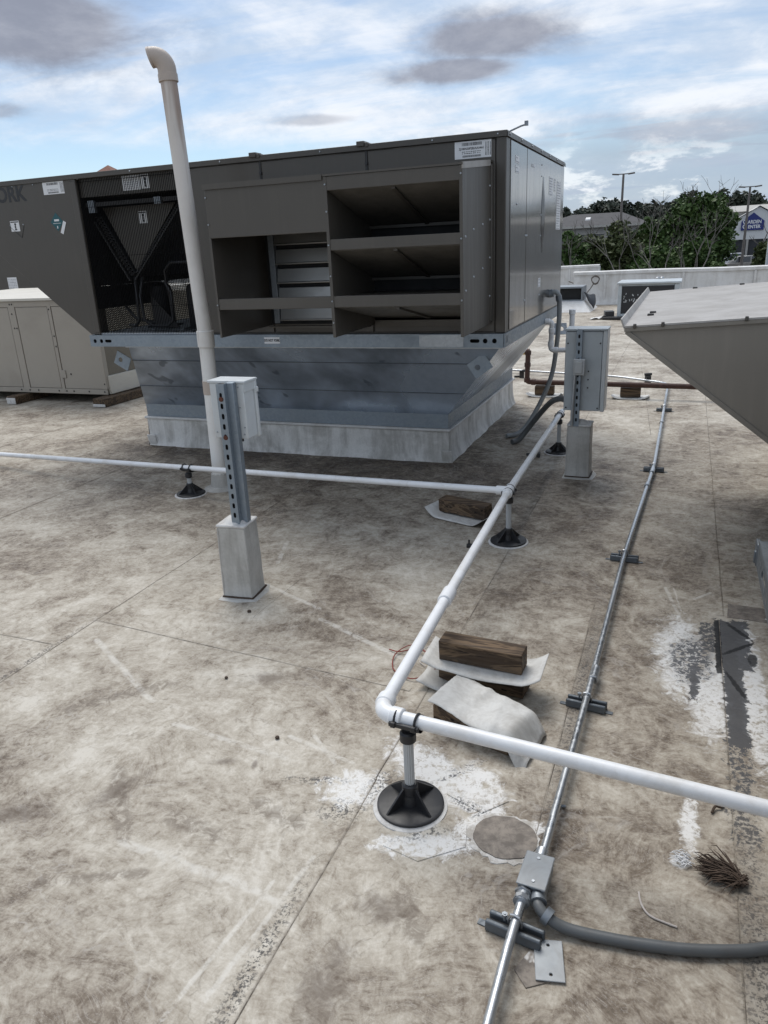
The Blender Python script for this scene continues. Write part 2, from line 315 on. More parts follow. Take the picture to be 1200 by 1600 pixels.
    # mildew along the seams and round the pipe foot
    mil = MX(blob(-.885, 1.15, .032, .36, 0, .9, hard, .9), blob(-.90, 1.72, .11, .06, .4, 1.2, hard, .9), blob(-1.04, 1.83, .14, .025, .25, 1.1, hard, .9), blob(.30, 1.55, .05, .75, 0, .8, hard, .9), blob(-.82, 1.86, .06, .12, 0, 1.2, hard, .9), blob(-.57, 2.06, .08, .016, .7, 1.2, hard, .9), blob(-.60, 2.0, .10, .012, .75, 1.0, hard, .6), blob(-.27, 2.62, .03, .9, 0, .9, hard, .9), blob(-.61, 1.715, .11, .03, .6, 1.3, hard, .9), blob(-.50, 1.86, .10, .03, -.5, 1.3, hard, .9), blob(-2.66, 2.2, .02, .5, 0, 1.2, hard, .9))
    col = t.mix(t.m('MULTIPLY', t.m('MULTIPLY', mil, t.mr(A(t.m('MULTIPLY', hard2, .45), t.m('MULTIPLY', n110, .55)), .49, .55)), .86), col, (.045, .045, .047))
    dull = MX(blob(-.265, 2.6, .045, .9, 0, .7, nB, .9), blob(.30, 1.55, .06, .75, 0, .7, nB, .9))
    col = t.mix(t.m('MULTIPLY', dull, .42), col, (.13, .112, .094))
    t.put(i['Base Color'], col)
M = {}
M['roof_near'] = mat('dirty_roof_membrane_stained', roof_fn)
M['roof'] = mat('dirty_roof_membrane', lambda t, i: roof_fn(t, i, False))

def streak_fn(base, dirtc, amt, sc=9, rough=.6, top_clean=True):
    def fn(t, i):
        p = t.pos(); pv = t.scale(p, 1, 1, .13)
        s_ = t.noise(pv, sc, 8, .68, .5); n = t.noise(p, 4, 8, .65, .8); f = t.noise(p, 60, 5, .7)
        d = t.mr(t.m('ADD', t.m('MULTIPLY', s_, .6), t.m('MULTIPLY', n, .4)), .40, .64)
        c = t.mix(t.m('MULTIPLY', d, amt), base, dirtc); c = t.mix(t.mr(f, .3, .8, 0, .18), c, dirtc)
        t.put(i['Base Color'], c); i['Roughness'].default_value = rough; i['Specular IOR Level'].default_value = .3
        t.put(i['Normal'], t.bump(t.m('ADD', n, t.m('MULTIPLY', f, .15)), .35, .012))
    return fn
M['flashing'] = mat('grey_membrane_flashing', streak_fn((.54, .53, .50), (.20, .185, .162), .62, 7))
M['curb'] = mat('streaked_curb_membrane', streak_fn((.80, .79, .76), (.20, .185, .155), .62, 6))
M['parapet'] = mat('white_parapet_membrane', streak_fn((.74, .735, .72), (.40, .37, .33), .5, 3))
M['pad'] = mat('offcut_membrane', streak_fn((.66, .655, .63), (.30, .28, .25), .6, 9))

def taupe_fn(col, rough, coat, wav=0.0):
    def fn(t, i):
        p = t.pos(); n = t.noise(p, 2.2, 5, .55, .3); s_ = t.noise(t.scale(p, 1, 1, .06), 22, 5, .6); f = t.noise(p, 300, 2, .5)
        c = t.mix(n, tuple(x * .88 for x in col), tuple(x * 1.12 for x in col)); c = t.mix(t.mr(s_, .45, .75, 0, .22), c, tuple(min(1, x * 1.55) for x in col))
        t.put(i['Base Color'], c); t.put(i['Roughness'], t.mr(s_, .3, .7, rough - .06, rough + .08, False)); i['Coat Weight'].default_value = coat; i['Coat Roughness'].default_value = .08
        i['Specular IOR Level'].default_value = .5
        h = t.m('ADD', t.m('MULTIPLY', f, .03), t.m('MULTIPLY', t.noise(t.scale(p, 1, 1, .7), 3.0, 2, .4), wav))
        t.put(i['Normal'], t.bump(h, .35 if wav else .1, .02 if wav else .002))
    return fn
TAUPE = (.070, .062, .052)
M['taupe'] = mat('taupe_painted_steel', taupe_fn(TAUPE, .40, .05, .55))
M['taupe_gloss'] = mat('taupe_glossy_access_panel', taupe_fn((.050, .044, .037), .14, .5, .5))
M['taupe_hood'] = mat('taupe_weathered_hood', taupe_fn((.084, .075, .063), .45, .0, .3))
M['hood_top'] = mat('pale_hood_top', streak_fn((.42, .40, .375), (.22, .195, .17), .5, 5, .5))  # paler streaked sheet for the hood top, lip and side cap
def galv_fn(col, rough, metal=.85, streak=.25):
    def fn(t, i):
        p = t.pos(); vcell = t.vor(p, 60, out='Color'); sp = t.sep(vcell)[0]; n = t.noise(p, 2.0, 6, .6, .6); s_ = t.noise(t.scale(p, 1, 1, .15), 7, 6, .65, .3); sm = t.noise(p, 3.2, 3, .5, .3)
        c = t.mix(n, tuple(x * .78 for x in col), tuple(min(1, x * 1.2) for x in col)); c = t.mix(t.m('MULTIPLY', sp, .16), c, tuple(x * .6 for x in col))
        c = t.mix(t.mr(s_, .5, .75, 0, streak), c, tuple(x * .42 for x in col))
        t.put(i['Base Color'], c); i['Metallic'].default_value = metal; t.put(i['Roughness'], t.mr(t.m('ADD', t.m('MULTIPLY', n, .6), t.m('MULTIPLY', sp, .4)), .3, .7, rough - .1, rough + .12, False))
        t.put(i['Normal'], t.bump(sm, .12, .03))
    return fn
M['rail'] = mat('blue_grey_galvanised_rail', galv_fn((.27, .315, .36), .45, .6, .15))
M['hood_warm'] = mat('taupe_large_hood', taupe_fn((.205, .184, .154), .45, .0, .3))
M['block'] = mat('dark_strut_block', galv_fn((.13, .145, .16), .5, .6, .3))
M['galv'] = mat('galvanised_steel', galv_fn((.44, .47, .50), .42))
M['galv_dark'] = mat('dull_galvanised_strut', galv_fn((.27, .295, .32), .5, .75))
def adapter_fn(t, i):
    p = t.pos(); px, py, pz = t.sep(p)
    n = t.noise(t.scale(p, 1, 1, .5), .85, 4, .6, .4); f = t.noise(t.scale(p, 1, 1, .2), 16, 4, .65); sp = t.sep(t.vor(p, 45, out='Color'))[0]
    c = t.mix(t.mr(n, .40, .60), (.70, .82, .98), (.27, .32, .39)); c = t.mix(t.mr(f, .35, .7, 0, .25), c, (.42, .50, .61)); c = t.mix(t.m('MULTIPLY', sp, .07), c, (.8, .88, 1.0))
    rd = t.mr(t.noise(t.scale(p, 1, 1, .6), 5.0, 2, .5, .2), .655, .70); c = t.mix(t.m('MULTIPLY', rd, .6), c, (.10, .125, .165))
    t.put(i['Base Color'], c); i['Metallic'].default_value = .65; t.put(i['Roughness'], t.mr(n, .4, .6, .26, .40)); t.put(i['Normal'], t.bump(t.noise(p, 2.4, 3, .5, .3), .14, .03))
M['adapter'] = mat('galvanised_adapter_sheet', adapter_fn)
M['emt'] = mat('steel_conduit', galv_fn((.50, .52, .54), .36, .9, .06))
M['pvc'] = plain('white_pvc', (.80, .81, .82), .33, var=.04, scale=9, dirt=(.52, .48, .42), dirt_amt=.38)
def vent_fn(t, i):
    p = t.pos(); z = t.sep(p)[2]; n = t.noise(t.scale(p, 1, 1, .07), 11, 5, .55, .1); n0 = t.noise(p, 5, 5, .6)
    zone = t.mr(z, 1.9, 2.75, .0, 1.0); cl = t.mr(t.m('ADD', n, t.m('MULTIPLY', zone, .25)), .60, .80)
    c = t.mix(t.mr(z, .4, 2.9), (.80, .79, .76), (.66, .61, .56)); c = t.mix(t.m('MULTIPLY', cl, .8), c, (.33, .235, .185)); c = t.mix(t.mr(n0, .4, .7, 0, .25), c, (.50, .46, .41))
    t.put(i['Base Color'], c); i['Roughness'].default_value = .5; i['Specular IOR Level'].default_value = .3
M['vent'] = mat('weathered_vent_plastic', vent_fn)
M['fitting'] = plain('aged_pvc_fitting', (.47, .40, .345), .5, var=.08, scale=9)
M['white_paint'] = plain('white_enclosure_paint', (.60, .63, .64), .38, var=.04, scale=5, dirt=(.45, .44, .42), dirt_amt=.3)
M['grey_paint'] = plain('pale_grey_enclosure_paint', (.47, .51, .53), .4, var=.05, scale=5, dirt=(.32, .33, .33), dirt_amt=.35)
M['light_box'] = plain('light_grey_device_box', (.45, .465, .47), .42, var=.05, scale=7)
M['cover_grey'] = plain('grey_cover_plate', (.285, .305, .32), .42, .2, var=.12, scale=16, dirt=(.20, .19, .18), dirt_amt=.4)
M['tan'] = plain('tan_painted_steel', (.36, .325, .275), .5, var=.05, scale=1.6, dirt=(.25, .215, .175), dirt_amt=.35)
M['tan_dark'] = plain('tan_coil_guard', (.17, .15, .115), .6, var=.12, scale=5)
M['cream'] = plain('cream_trim', (.60, .57, .50), .5, var=.05, scale=3, dirt=(.42, .38, .32), dirt_amt=.4)
M['black_plastic'] = plain('black_plastic', (.018, .018, .02), .42, var=.15, scale=14, dirt=(.07, .066, .06), dirt_amt=.35)
M['blade'] = plain('brushed_damper_blade', (.33, .325, .31), .38, .75, var=.08, scale=3)
M['wire_black'] = plain('matt_black_wire', (.006, .006, .006), .9, var=.05, spec=.1)
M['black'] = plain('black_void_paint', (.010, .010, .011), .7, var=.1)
M['dark_interior'] = plain('dark_interior_steel', (.035, .034, .034), .6, var=.2, scale=5)
M['liner'] = plain('foil_faced_liner', (.15, .14, .125), .55, var=.25, scale=7, dirt=(.075, .07, .06), dirt_amt=.6)
M['copper'] = plain('dark_refrigerant_tube', (.03, .03, .032), .4, .3, var=.2)
M['rust'] = plain('rusty_gas_pipe_paint', (.075, .034, .024), .6, var=.3, scale=20, dirt=(.03, .018, .014), dirt_amt=.7, bump=.3)
M['rust_spot'] = plain('rusted_bolt', (.10, .035, .022), .8, var=.3, scale=40)
M['brass'] = plain('brass_valve', (.45, .33, .12), .35, .9, var=.1)
M['flex'] = plain('grey_liquidtight_conduit', (.105, .112, .115), .45, var=.1, scale=12, dirt=(.09, .085, .08), dirt_amt=.4, bump=.1)
M['flex_pale'] = plain('sun_bleached_conduit', (.27, .29, .30), .5, var=.1, scale=9, dirt=(.15, .145, .14), dirt_amt=.4)
M['red_wire'] = plain('red_wire_jacket', (.24, .045, .03), .5, var=.15, scale=20)
M['pale_wire'] = plain('pale_wire_jacket', (.55, .50, .46), .6, var=.1, scale=20)
M['caulk'] = plain('white_sealant', (.62, .61, .59), .7, var=.1, scale=25, bump=.3, dirt=(.3, .28, .26), dirt_amt=.5)
M['sticker'] = plain('white_sticker', (.74, .745, .75), .45, var=.03, scale=20)
M['print'] = plain('black_print', (.025, .025, .028), .5, var=.05)
M['print_grey'] = plain('grey_print', (.30, .31, .33), .5, var=.05)
M['badge'] = plain('charcoal_lettering', (.020, .021, .023), .45, var=.05)
M['teal'] = plain('teal_hazard_label', (.012, .09, .105), .45, var=.05)
def wood_fn(ax):
    def fn(t, i):
        p = t.obj(); q = t.scale(p, *ax); n = t.noise(q, 30, 8, .65, 1.6); r = t.noise(q, 9, 4, .6, 2.5); k = t.noise(p, 4, 4, .6)
        ring = t.mr(t.m('SINE', t.m('MULTIPLY', r, 30.0)), -.6, .9)
        c = t.mix(ring, (.055, .036, .023), (.170, .115, .070)); c = t.mix(t.mr(n, .4, .7, 0, .8), c, (.085, .063, .046)); c = t.mix(t.mr(t.noise(q, 55, 3, .6, .4), .62, .68), c, (.012, .009, .007)); c = t.mix(t.mr(k, .5, .72, 0, .7), c, (.020, .016, .014))
        t.put(i['Base Color'], c); i['Roughness'].default_value = .72; i['Specular IOR Level'].default_value = .25; t.put(i['Normal'], t.bump(n, .5, .004))
    return fn
M['wood'] = mat('weathered_timber', wood_fn((.07, 1, 1)))
M['wood_end'] = mat('weathered_timber_end', wood_fn((1, 1, 1)))
M['coil'] = plain('condenser_coil_fins', (.03, .03, .032), .55, .2, var=.3, scale=60)
M['glass'] = plain('dark_window_glass', (.02, .024, .028), .08, var=.05, spec=.8)
M['tyre'] = plain('tyre_rubber', (.02, .02, .02), .8)
M['rim'] = plain('alloy_rim', (.45, .46, .47), .35, .8)
def leaf_fn(a, b, c_):
    def fn(t, i):
        p = t.pos(); n = t.noise(p, .55, 5, .6); rnd = t.node('ShaderNodeNewGeometry').outputs['Random Per Island']
        c = t.mix(n, a, b); c = t.mix(t.m('MULTIPLY', rnd, .6), c, c_)
        t.put(i['Base Color'], c); i['Roughness'].default_value = .6; i['Specular IOR Level'].default_value = .25
        i['Transmission Weight'].default_value = 0.0
    return fn
M['leaf'] = mat('dark_broadleaf', leaf_fn((.024, .048, .014), (.058, .102, .028), (.11, .165, .045)))
M['leaf2'] = mat('olive_broadleaf', leaf_fn((.034, .048, .018), (.068, .088, .032), (.115, .13, .05)))
M['leaf3'] = mat('bright_broadleaf', leaf_fn((.06, .10, .03), (.09, .14, .045), (.12, .17, .06)))
M['leaf_far'] = mat('far_woodland_leaf', leaf_fn((.030, .040, .028), (.045, .056, .038), (.06, .07, .05)))
M['bark'] = plain('grey_bark', (.13, .115, .10), .85, var=.2, scale=5)
M['bare'] = plain('bleached_bare_bark', (.20, .18, .158), .85, var=.2, scale=3)
def ground_fn(t, i):
    p = t.pos(); n = t.noise(p, .08, 6, .6); f = t.noise(p, 3, 6, .7)
    c = t.mix(n, (.045, .046, .048), (.075, .074, .072)); c = t.mix(t.mr(f, .5, .8, 0, .4), c, (.11, .105, .10)); t.put(i['Base Color'], c); i['Roughness'].default_value = .85
M['asphalt'] = mat('parking_asphalt', ground_fn)
M['shingle'] = plain('grey_shingle', (.066, .064, .066), .85, var=.2, scale=1.2)
M['terracotta'] = plain('red_clay_roof', (.20, .085, .055), .8, var=.2, scale=1.5)
M['stucco'] = plain('pale_stucco', (.46, .44, .40), .85, var=.08, scale=.8)
M['store_wall'] = plain('beige_store_wall', (.42, .405, .375), .85, var=.08, scale=.6)
M['store_white'] = plain('white_store_trim', (.70, .70, .69), .6, var=.04, scale=.8)
M['store_dark'] = plain('dark_store_opening', (.035, .037, .042), .6, var=.2, scale=1)
M['blue_sign'] = plain('blue_sign_face', (.018, .030, .175), .4, var=.05, scale=2)
M['sign_white'] = plain('white_sign_letters', (.80, .80, .80), .5, var=.02)
M['pole'] = plain('weathered_lamp_pole', (.16, .14, .125), .6, var=.15, scale=3)
M['concrete'] = plain('concrete_wall', (.34, .33, .31), .85, var=.12, scale=.8)
def fibre_fn(t, i):
    n = t.noise(t.obj(), 40, 5, .6); t.put(i['Base Color'], t.mix(n, (.022, .014, .009), (.095, .062, .042))); i['Roughness'].default_value = .8
M['fibre'] = mat('brown_dead_fibre', fibre_fn)

# ================================================================== SETTING
rng = random.Random(4)
# ground: falls to the yard below the building, rises to the parking lot beyond
b = B()
ys = [-400, -30, 34, 58, 160, 1500]; zs = [-5.2, -5.2, -5.2, -2.2, -2.2, -2.2]
for k in range(len(ys) - 1):
    b.add([(-1500, ys[k], zs[k]), (1500, ys[k], zs[k]), (1500, ys[k + 1], zs[k + 1]), (-1500, ys[k + 1], zs[k + 1])], [(0, 1, 2, 3)])
struct(obj('ground', b, M['asphalt'], smooth=False))
# roof slab of the building, with the membrane's dirt in its material
roof = struct(obj('roof', B().prism([(-30, -10), (12, -10), (12, 22.35), (-2.95, 22.35), (-2.95, 28.3), (-30, 28.3)], 'z', -.4, -.004), M['roof'], smooth=False))
bw = tag(obj('building_wall', B().prism([(-29.8, -9.8), (11.8, -9.8), (11.8, 22.2), (-3.2, 22.2), (-3.2, 28.1), (-29.8, 28.1)], 'z', -5.2, -.41), M['stucco'], smooth=False), 'pale building under the white roof', 'building wall')

b = B(); nx0, nx1, ny0, ny1 = -2.9, .8, .4, 3.75          # top sheet: the stained stretch in front, and the rest round it
b.add([(nx0, ny0, 0), (nx1, ny0, 0), (nx1, ny1, 0), (nx0, ny1, 0), (-30, -10, 0), (12, -10, 0), (12, ny0, 0), (-30, ny0, 0), (12, ny1, 0), (-30, ny1, 0), (12, 22.35, 0), (-2.95, 22.35, 0), (-30, 22.35, 0), (-2.95, 28.3, 0), (-30, 28.3, 0)],
      [(0, 1, 2, 3), (4, 5, 6, 7), (7, 0, 3, 9), (1, 6, 8, 2), (9, 8, 10, 12), (12, 11, 13, 14)])
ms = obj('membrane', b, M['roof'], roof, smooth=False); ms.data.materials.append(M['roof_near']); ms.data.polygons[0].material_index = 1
M['seam_shade_dirt'] = mat('seam_shade_and_dirt', lambda t, i: (t.put(i['Base Color'], t.mix(t.mr(t.noise(t.pos(), 9, 5, .7), .42, .58), (.10, .083, .066), (.33, .29, .24))), t.put(i['Roughness'], .9)))  # dark lap line: the edge's shadow painted in, mixed with trapped dirt
# lapped seams of the membrane: a thin welded strip with a proud bead along one edge
def seam(x0, y0, x1, y1, wd=.045, th=.0022, bead=True, name='seam'):
    a = Vector((x0, y0, 0)); c = Vector((x1, y1, 0)); d = (c - a).normalized(); n = Vector((-d.y, d.x, 0)); L = (c - a).length
    r = random.Random(int((x0 * 91 + y0 * 37 + x1 * 11) * 100)); bb = B(); N = max(4, int(L / .22)); prev = None; vs = []
    for k in range(N + 1):
        p = a + d * (L * k / N); j = n * r.uniform(-.0018, .0018); h = th * r.uniform(.8, 1.35)
        vs += [p + j - n * wd + Vector((0, 0, .0004)), p + j - n * .006 + Vector((0, 0, h)), p + j + Vector((0, 0, h)), p + j + n * .0015 + Vector((0, 0, .0003))]
    fs = []
    for k in range(N):
        for q in range(3): fs.append((k * 4 + q, k * 4 + q + 1, k * 4 + 5 + q, k * 4 + 4 + q))
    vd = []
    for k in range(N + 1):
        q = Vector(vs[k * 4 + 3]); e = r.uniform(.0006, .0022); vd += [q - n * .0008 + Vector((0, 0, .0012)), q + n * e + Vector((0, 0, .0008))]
    obj('seam_shade_line', B().add(vd, [(k * 2, k * 2 + 1, k * 2 + 3, k * 2 + 2) for k in range(N)]), M['seam_shade_dirt'], roof, smooth=False)
    return obj(name, B().add(vs, fs), M['roof_near' if max(y0, y1) < 3.8 and min(x0, x1) > -2.7 else 'roof'], roof, ang=80)
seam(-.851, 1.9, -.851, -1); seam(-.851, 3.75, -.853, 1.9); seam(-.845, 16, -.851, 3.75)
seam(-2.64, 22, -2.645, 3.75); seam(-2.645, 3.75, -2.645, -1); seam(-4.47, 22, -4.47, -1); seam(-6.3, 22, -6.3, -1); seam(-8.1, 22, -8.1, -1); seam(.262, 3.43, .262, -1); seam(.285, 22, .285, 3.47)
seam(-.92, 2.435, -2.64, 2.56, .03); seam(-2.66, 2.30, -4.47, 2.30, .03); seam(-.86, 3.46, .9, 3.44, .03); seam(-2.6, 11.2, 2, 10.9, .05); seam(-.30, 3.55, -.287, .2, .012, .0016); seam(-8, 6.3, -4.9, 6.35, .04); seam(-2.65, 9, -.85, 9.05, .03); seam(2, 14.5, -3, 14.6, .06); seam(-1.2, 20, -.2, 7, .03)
# patches welded on the membrane
def patch(poly, th=.002, name='membrane_patch', m_=None):
    cx = sum(p[0] for p in poly) / len(poly); cy = sum(p[1] for p in poly) / len(poly)
    top = [(cx + (p[0] - cx) * .985, cy + (p[1] - cy) * .985, th) for p in poly]
    return obj(name, B().hull([(p[0], p[1], -.001) for p in poly], top), m_ or M['roof_near' if cy < 3.7 else 'roof'], roof, smooth=False)
def ragged(cx, cy, rx, ry, n=26, am=.06, seed=1, rot=0):
    r = random.Random(seed); out = []
    for k in range(n):
        a = 2 * math.pi * k / n; q = 1 + r.uniform(-am, am); u, v = rx * q * math.cos(a), ry * q * math.sin(a)
        out.append((cx + u * math.cos(rot) - v * math.sin(rot), cy + u * math.sin(rot) + v * math.cos(rot)))
    return out
def stain_fn(base, dk):
    def fn(t, i):
        p = t.pos(); n = t.noise(p, 22, 6, .72, .25); wv = t.mr(t.noise(p, 7, 4, .6, .3), .66, .69)
        c = t.mix(t.mr(n, .35, .65), base, dk); c = t.mix(t.m('MULTIPLY', wv, .8), c, (.7, .69, .67)); t.put(i['Base Color'], c); i['Roughness'].default_value = .6; t.put(i['Normal'], t.bump(n, .4, .006))
    return fn
M['brown_patch'] = mat('browned_patch', stain_fn((.25, .215, .18), (.115, .096, .08)))
M['white_smear'] = mat('brushed_white_coating', stain_fn((.62, .61, .59), (.36, .33, .29)))
M['pale_patch'] = mat('pale_patch', stain_fn((.56, .54, .51), (.30, .27, .24)))
patch(ragged(-.380, 1.773, .112, .101, 44, .10, 4), .0022, 'coating_ring', M['white_smear']); patch(ragged(-.378, 1.775, .098, .088, 30, .03, 3), .005, 'round_patch', M['brown_patch'])
patch([(-.72, 1.625), (-.60, 1.60), (-.48, 1.70), (-.50, 1.79), (-.62, 1.78), (-.70, 1.72)], .003)
patch([(-.66, 2.08), (-.56, 2.09), (-.40, 1.93), (-.47, 1.85), (-.60, 1.90)], .003)
patch([(-.262, 1.352), (-.225, 1.312), (-.165, 1.352), (-.20, 1.42), (-.235, 1.418)], .003, m_=M['brown_patch'])
patch([(.30, 3.46), (.55, 3.45), (.55, 3.60), (.31, 3.61)], .002, m_=M['brown_patch'])
patch([(-2.30, 2.80), (-1.88, 2.80), (-1.86, 3.30), (-2.30, 3.30)], .002)
patch([(-.9, 5.32), (-.45, 5.32), (-.45, 5.82), (-.9, 5.82)], .002)

# parapets
def parapet(x0, x1, y0, y1, h, name_label, seed):
    t = thing('parapet_wall', name_label, 'parapet', ((x0 + x1) / 2, (y0 + y1) / 2, 0))
    r = random.Random(seed); nu = max(8, int((x1 - x0) / .12)); nv = 8; ph = [r.uniform(0, 6) for _ in range(6)]
    def wr(u, v):
        x = x0 + (x1 - x0) * u; e = math.exp(-(x - x0) * .55)
        return .012 * math.sin(x * 3.1 + ph[0] + v * 2) + .05 * e * math.sin(x * 7 + v * 5 + ph[1]) * (1 - v) + .02 * e * math.sin(x * 17 + v * 9 + ph[2]) + .03 * (1 - v) ** 4 * -1
    b = B(); b.grid(lambda u, v: (x0 + (x1 - x0) * u, y0 + wr(u, v) - .10 * (1 - v) ** 6, h * v * .97), nu, nv)
    obj('membrane_facing', b, M['parapet'], t, ang=60)
    obj('core', B().box(x0 + .03, x1, y0 + .09, y1, 0, h - .03), M['parapet'], t)
    n = nu // 2
    b = B(); b.grid(lambda u, v: (x0 - .02 + (x1 - x0 + .02) * u, y0 - .035 + (y1 - y0 + .06) * v, h + .02 * math.sin(v * math.pi) + .006 * math.sin(u * (x1 - x0) * 2 + ph[3])), n, 5)
    b.grid(lambda u, v: (x0 - .02 + (x1 - x0 + .02) * u, y0 - .035 + .004 * math.sin(u * 40), h - .075 + .075 * v + .006 * math.sin(u * (x1 - x0) * 2 + ph[3])), n, 1)
    obj('cap_membrane', b, M['parapet'], t, ang=60)
    obj('end_facing', B().box(x0 - .015, x0 + .028, y0 + .02, y1, 0, h - .01), M['parapet'], t)
    for k in range(int((x1 - x0) / 1.83)):
        xs = x0 + .9 + k * 1.83 + r.uniform(-.1, .1); obj('seam_strip', B().box(xs, xs + .06, y0 - .030, y0 - .008, .08, h - .08), M['parapet'], t, bevel=.008)
    return t
parapet(-2.95, 11.9, 22.0, 22.35, .87, 'white membrane-covered parapet running behind the far condenser to the right edge', 3)
parapet(-14, -2.9, 28.0, 28.3, .86, 'farther white parapet section just right of the large brown unit', 8)

# ================================================================== MAIN UNIT
Yf, Yb, XR, XL = 5.049, 7.42, -1.123, -4.647
ZT, ZR, ZB = 2.366, 1.132, 1.04
def screw(xs, parent, y=None, x=None, r=.006, name='screw', mt='galv'):
    for p in xs:
        if y is not None: b = B().cyl((p[0], y, p[1]), (p[0], y - .005, p[1]), r, 8, r * .7)
        else: b = B().cyl((x, p[0], p[1]), (x + .005, p[0], p[1]), r, 8, r * .7)
        obj(name, b, M[mt], parent)
# curb, adapter
c_ = thing('roof_curb', 'streaked white membrane-wrapped curb under the galvanised adapter', 'curb', (-3.25, 6.99, 0))
cx0, cx1, cy0, cy1, cz = -4.775, -1.735, 5.741, 8.241, .28
def curbface(fn, nu):
    return B().grid(fn, nu, 6)
r_ = random.Random(5); wob = [r_.uniform(0, 6.28) for _ in range(8)]
W = lambda s, v: .006 * math.sin(s * 9 + wob[0]) * (1 - v) + .004 * math.sin(s * 23 + wob[1] + v * 3) + .03 * (1 - v) ** 5
b = B(); b.grid(lambda u, v: (cx0 + (cx1 - cx0) * u, cy0 - W(u * 3, v), cz * v), 44, 7); b.grid(lambda u, v: (cx1 + W(u * 2.5 + 5, v), cy0 + (cy1 - cy0) * u, cz * v), 40, 7)
b.grid(lambda u, v: (cx0 - W(u * 2.5, v), cy1 - (cy1 - cy0) * u, cz * v), 20, 7); b.grid(lambda u, v: (cx1 - (cx1 - cx0) * u, cy1 + W(u, v), cz * v), 20, 7)
obj('membrane_skirt', b, M['curb'], c_, ang=70)
obj('curb_core', B().box(cx0 + .03, cx1 - .03, cy0 + .03, cy1 - .03, 0, cz - .004), M['curb'], c_)
obj('curb_top', B().box(cx0 - .022, cx1 + .022, cy0 - .022, cy1 + .022, cz - .018, cz + .006), M['parapet'], c_, bevel=.008)
for xx in (cx1 - .01, cx0 + .04): obj('corner_flap', B().obox((xx, cy0 - .018, .03), (.09, .012, .16), 0, .25), M['curb'], c_, bevel=.004)
ad = thing('curb_adapter', 'blue-grey galvanised tapered curb adapter beneath the large brown rooftop unit', 'curb adapter', (-3.2, 6.5, cz))
zb1 = .405
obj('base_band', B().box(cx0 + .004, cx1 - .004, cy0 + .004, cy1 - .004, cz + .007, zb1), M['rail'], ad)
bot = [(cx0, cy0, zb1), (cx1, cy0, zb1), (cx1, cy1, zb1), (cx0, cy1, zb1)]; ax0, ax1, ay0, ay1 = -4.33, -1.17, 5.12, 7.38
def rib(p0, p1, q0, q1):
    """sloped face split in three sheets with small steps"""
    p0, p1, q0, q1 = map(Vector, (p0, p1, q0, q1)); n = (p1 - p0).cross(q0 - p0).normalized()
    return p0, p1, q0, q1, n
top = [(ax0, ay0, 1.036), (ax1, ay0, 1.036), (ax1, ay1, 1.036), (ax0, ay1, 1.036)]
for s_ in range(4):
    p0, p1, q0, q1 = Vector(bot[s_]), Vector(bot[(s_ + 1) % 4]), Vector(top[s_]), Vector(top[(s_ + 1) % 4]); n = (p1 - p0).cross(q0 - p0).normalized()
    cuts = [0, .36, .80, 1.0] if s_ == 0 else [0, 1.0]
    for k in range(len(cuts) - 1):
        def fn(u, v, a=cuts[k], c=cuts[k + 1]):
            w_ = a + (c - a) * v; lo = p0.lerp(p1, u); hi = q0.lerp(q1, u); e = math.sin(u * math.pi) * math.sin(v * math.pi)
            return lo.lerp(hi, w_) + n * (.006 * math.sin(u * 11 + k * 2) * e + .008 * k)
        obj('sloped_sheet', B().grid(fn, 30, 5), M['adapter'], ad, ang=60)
        if k and s_ == 0: obj('sheet_seam', B().tube([Vector(fn(q / 12, 0)) - Vector((0, .0, .003)) for q in range(13)], .0032, 5), M['block'], ad)
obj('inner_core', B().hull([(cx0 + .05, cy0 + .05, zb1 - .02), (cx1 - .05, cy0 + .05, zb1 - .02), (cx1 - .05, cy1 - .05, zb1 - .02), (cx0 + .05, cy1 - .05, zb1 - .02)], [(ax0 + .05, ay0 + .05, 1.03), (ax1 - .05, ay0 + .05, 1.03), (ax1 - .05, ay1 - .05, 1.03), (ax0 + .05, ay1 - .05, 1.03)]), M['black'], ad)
obj('top_flange', B().box(ax0 - .02, ax1 + .02, ay0 - .03, ay1 + .03, 1.024, 1.0385), M['galv'], ad)
for (lx, lz, rz, ly) in ((-4.50, .895, R(28), 5.20), (-1.325, .893, R(-35), 5.17)):
    Mx = Matrix.Translation((lx, ly, lz)) @ Matrix.Rotation(rz, 4, 'Y') @ Matrix(((1, 0, 0, 0), (0, 0, 1, 0), (0, 1, 0, 0), (0, 0, 0, 1)))
    obj('lifting_lug', B().plate(rect(-.075, .075, -.06, .06), [circ(-.02, 0, .021)], Mx, .006), M['rail'], ad, smooth=False)
for (ly, lz) in ((7.30, .92),):
    Mx = Matrix.Translation((-1.10, ly, lz)) @ Matrix.Rotation(R(20), 4, 'Z') @ Matrix.Rotation(R(-35), 4, 'X') @ Matrix(((1, 0, 0, 0), (0, 0, 1, 0), (0, 1, 0, 0), (0, 0, 0, 1)))
    obj('lifting_lug', B().plate(rect(-.075, .075, -.06, .06), [circ(0.02, 0, .024)], Mx, .006), M['galv_dark'], ad, smooth=False)

U = thing('rooftop_unit', 'long dark taupe rooftop air conditioner with fresh-air hoods and wire condenser grille', 'air conditioner', (-3.3, 6.2, ZB))
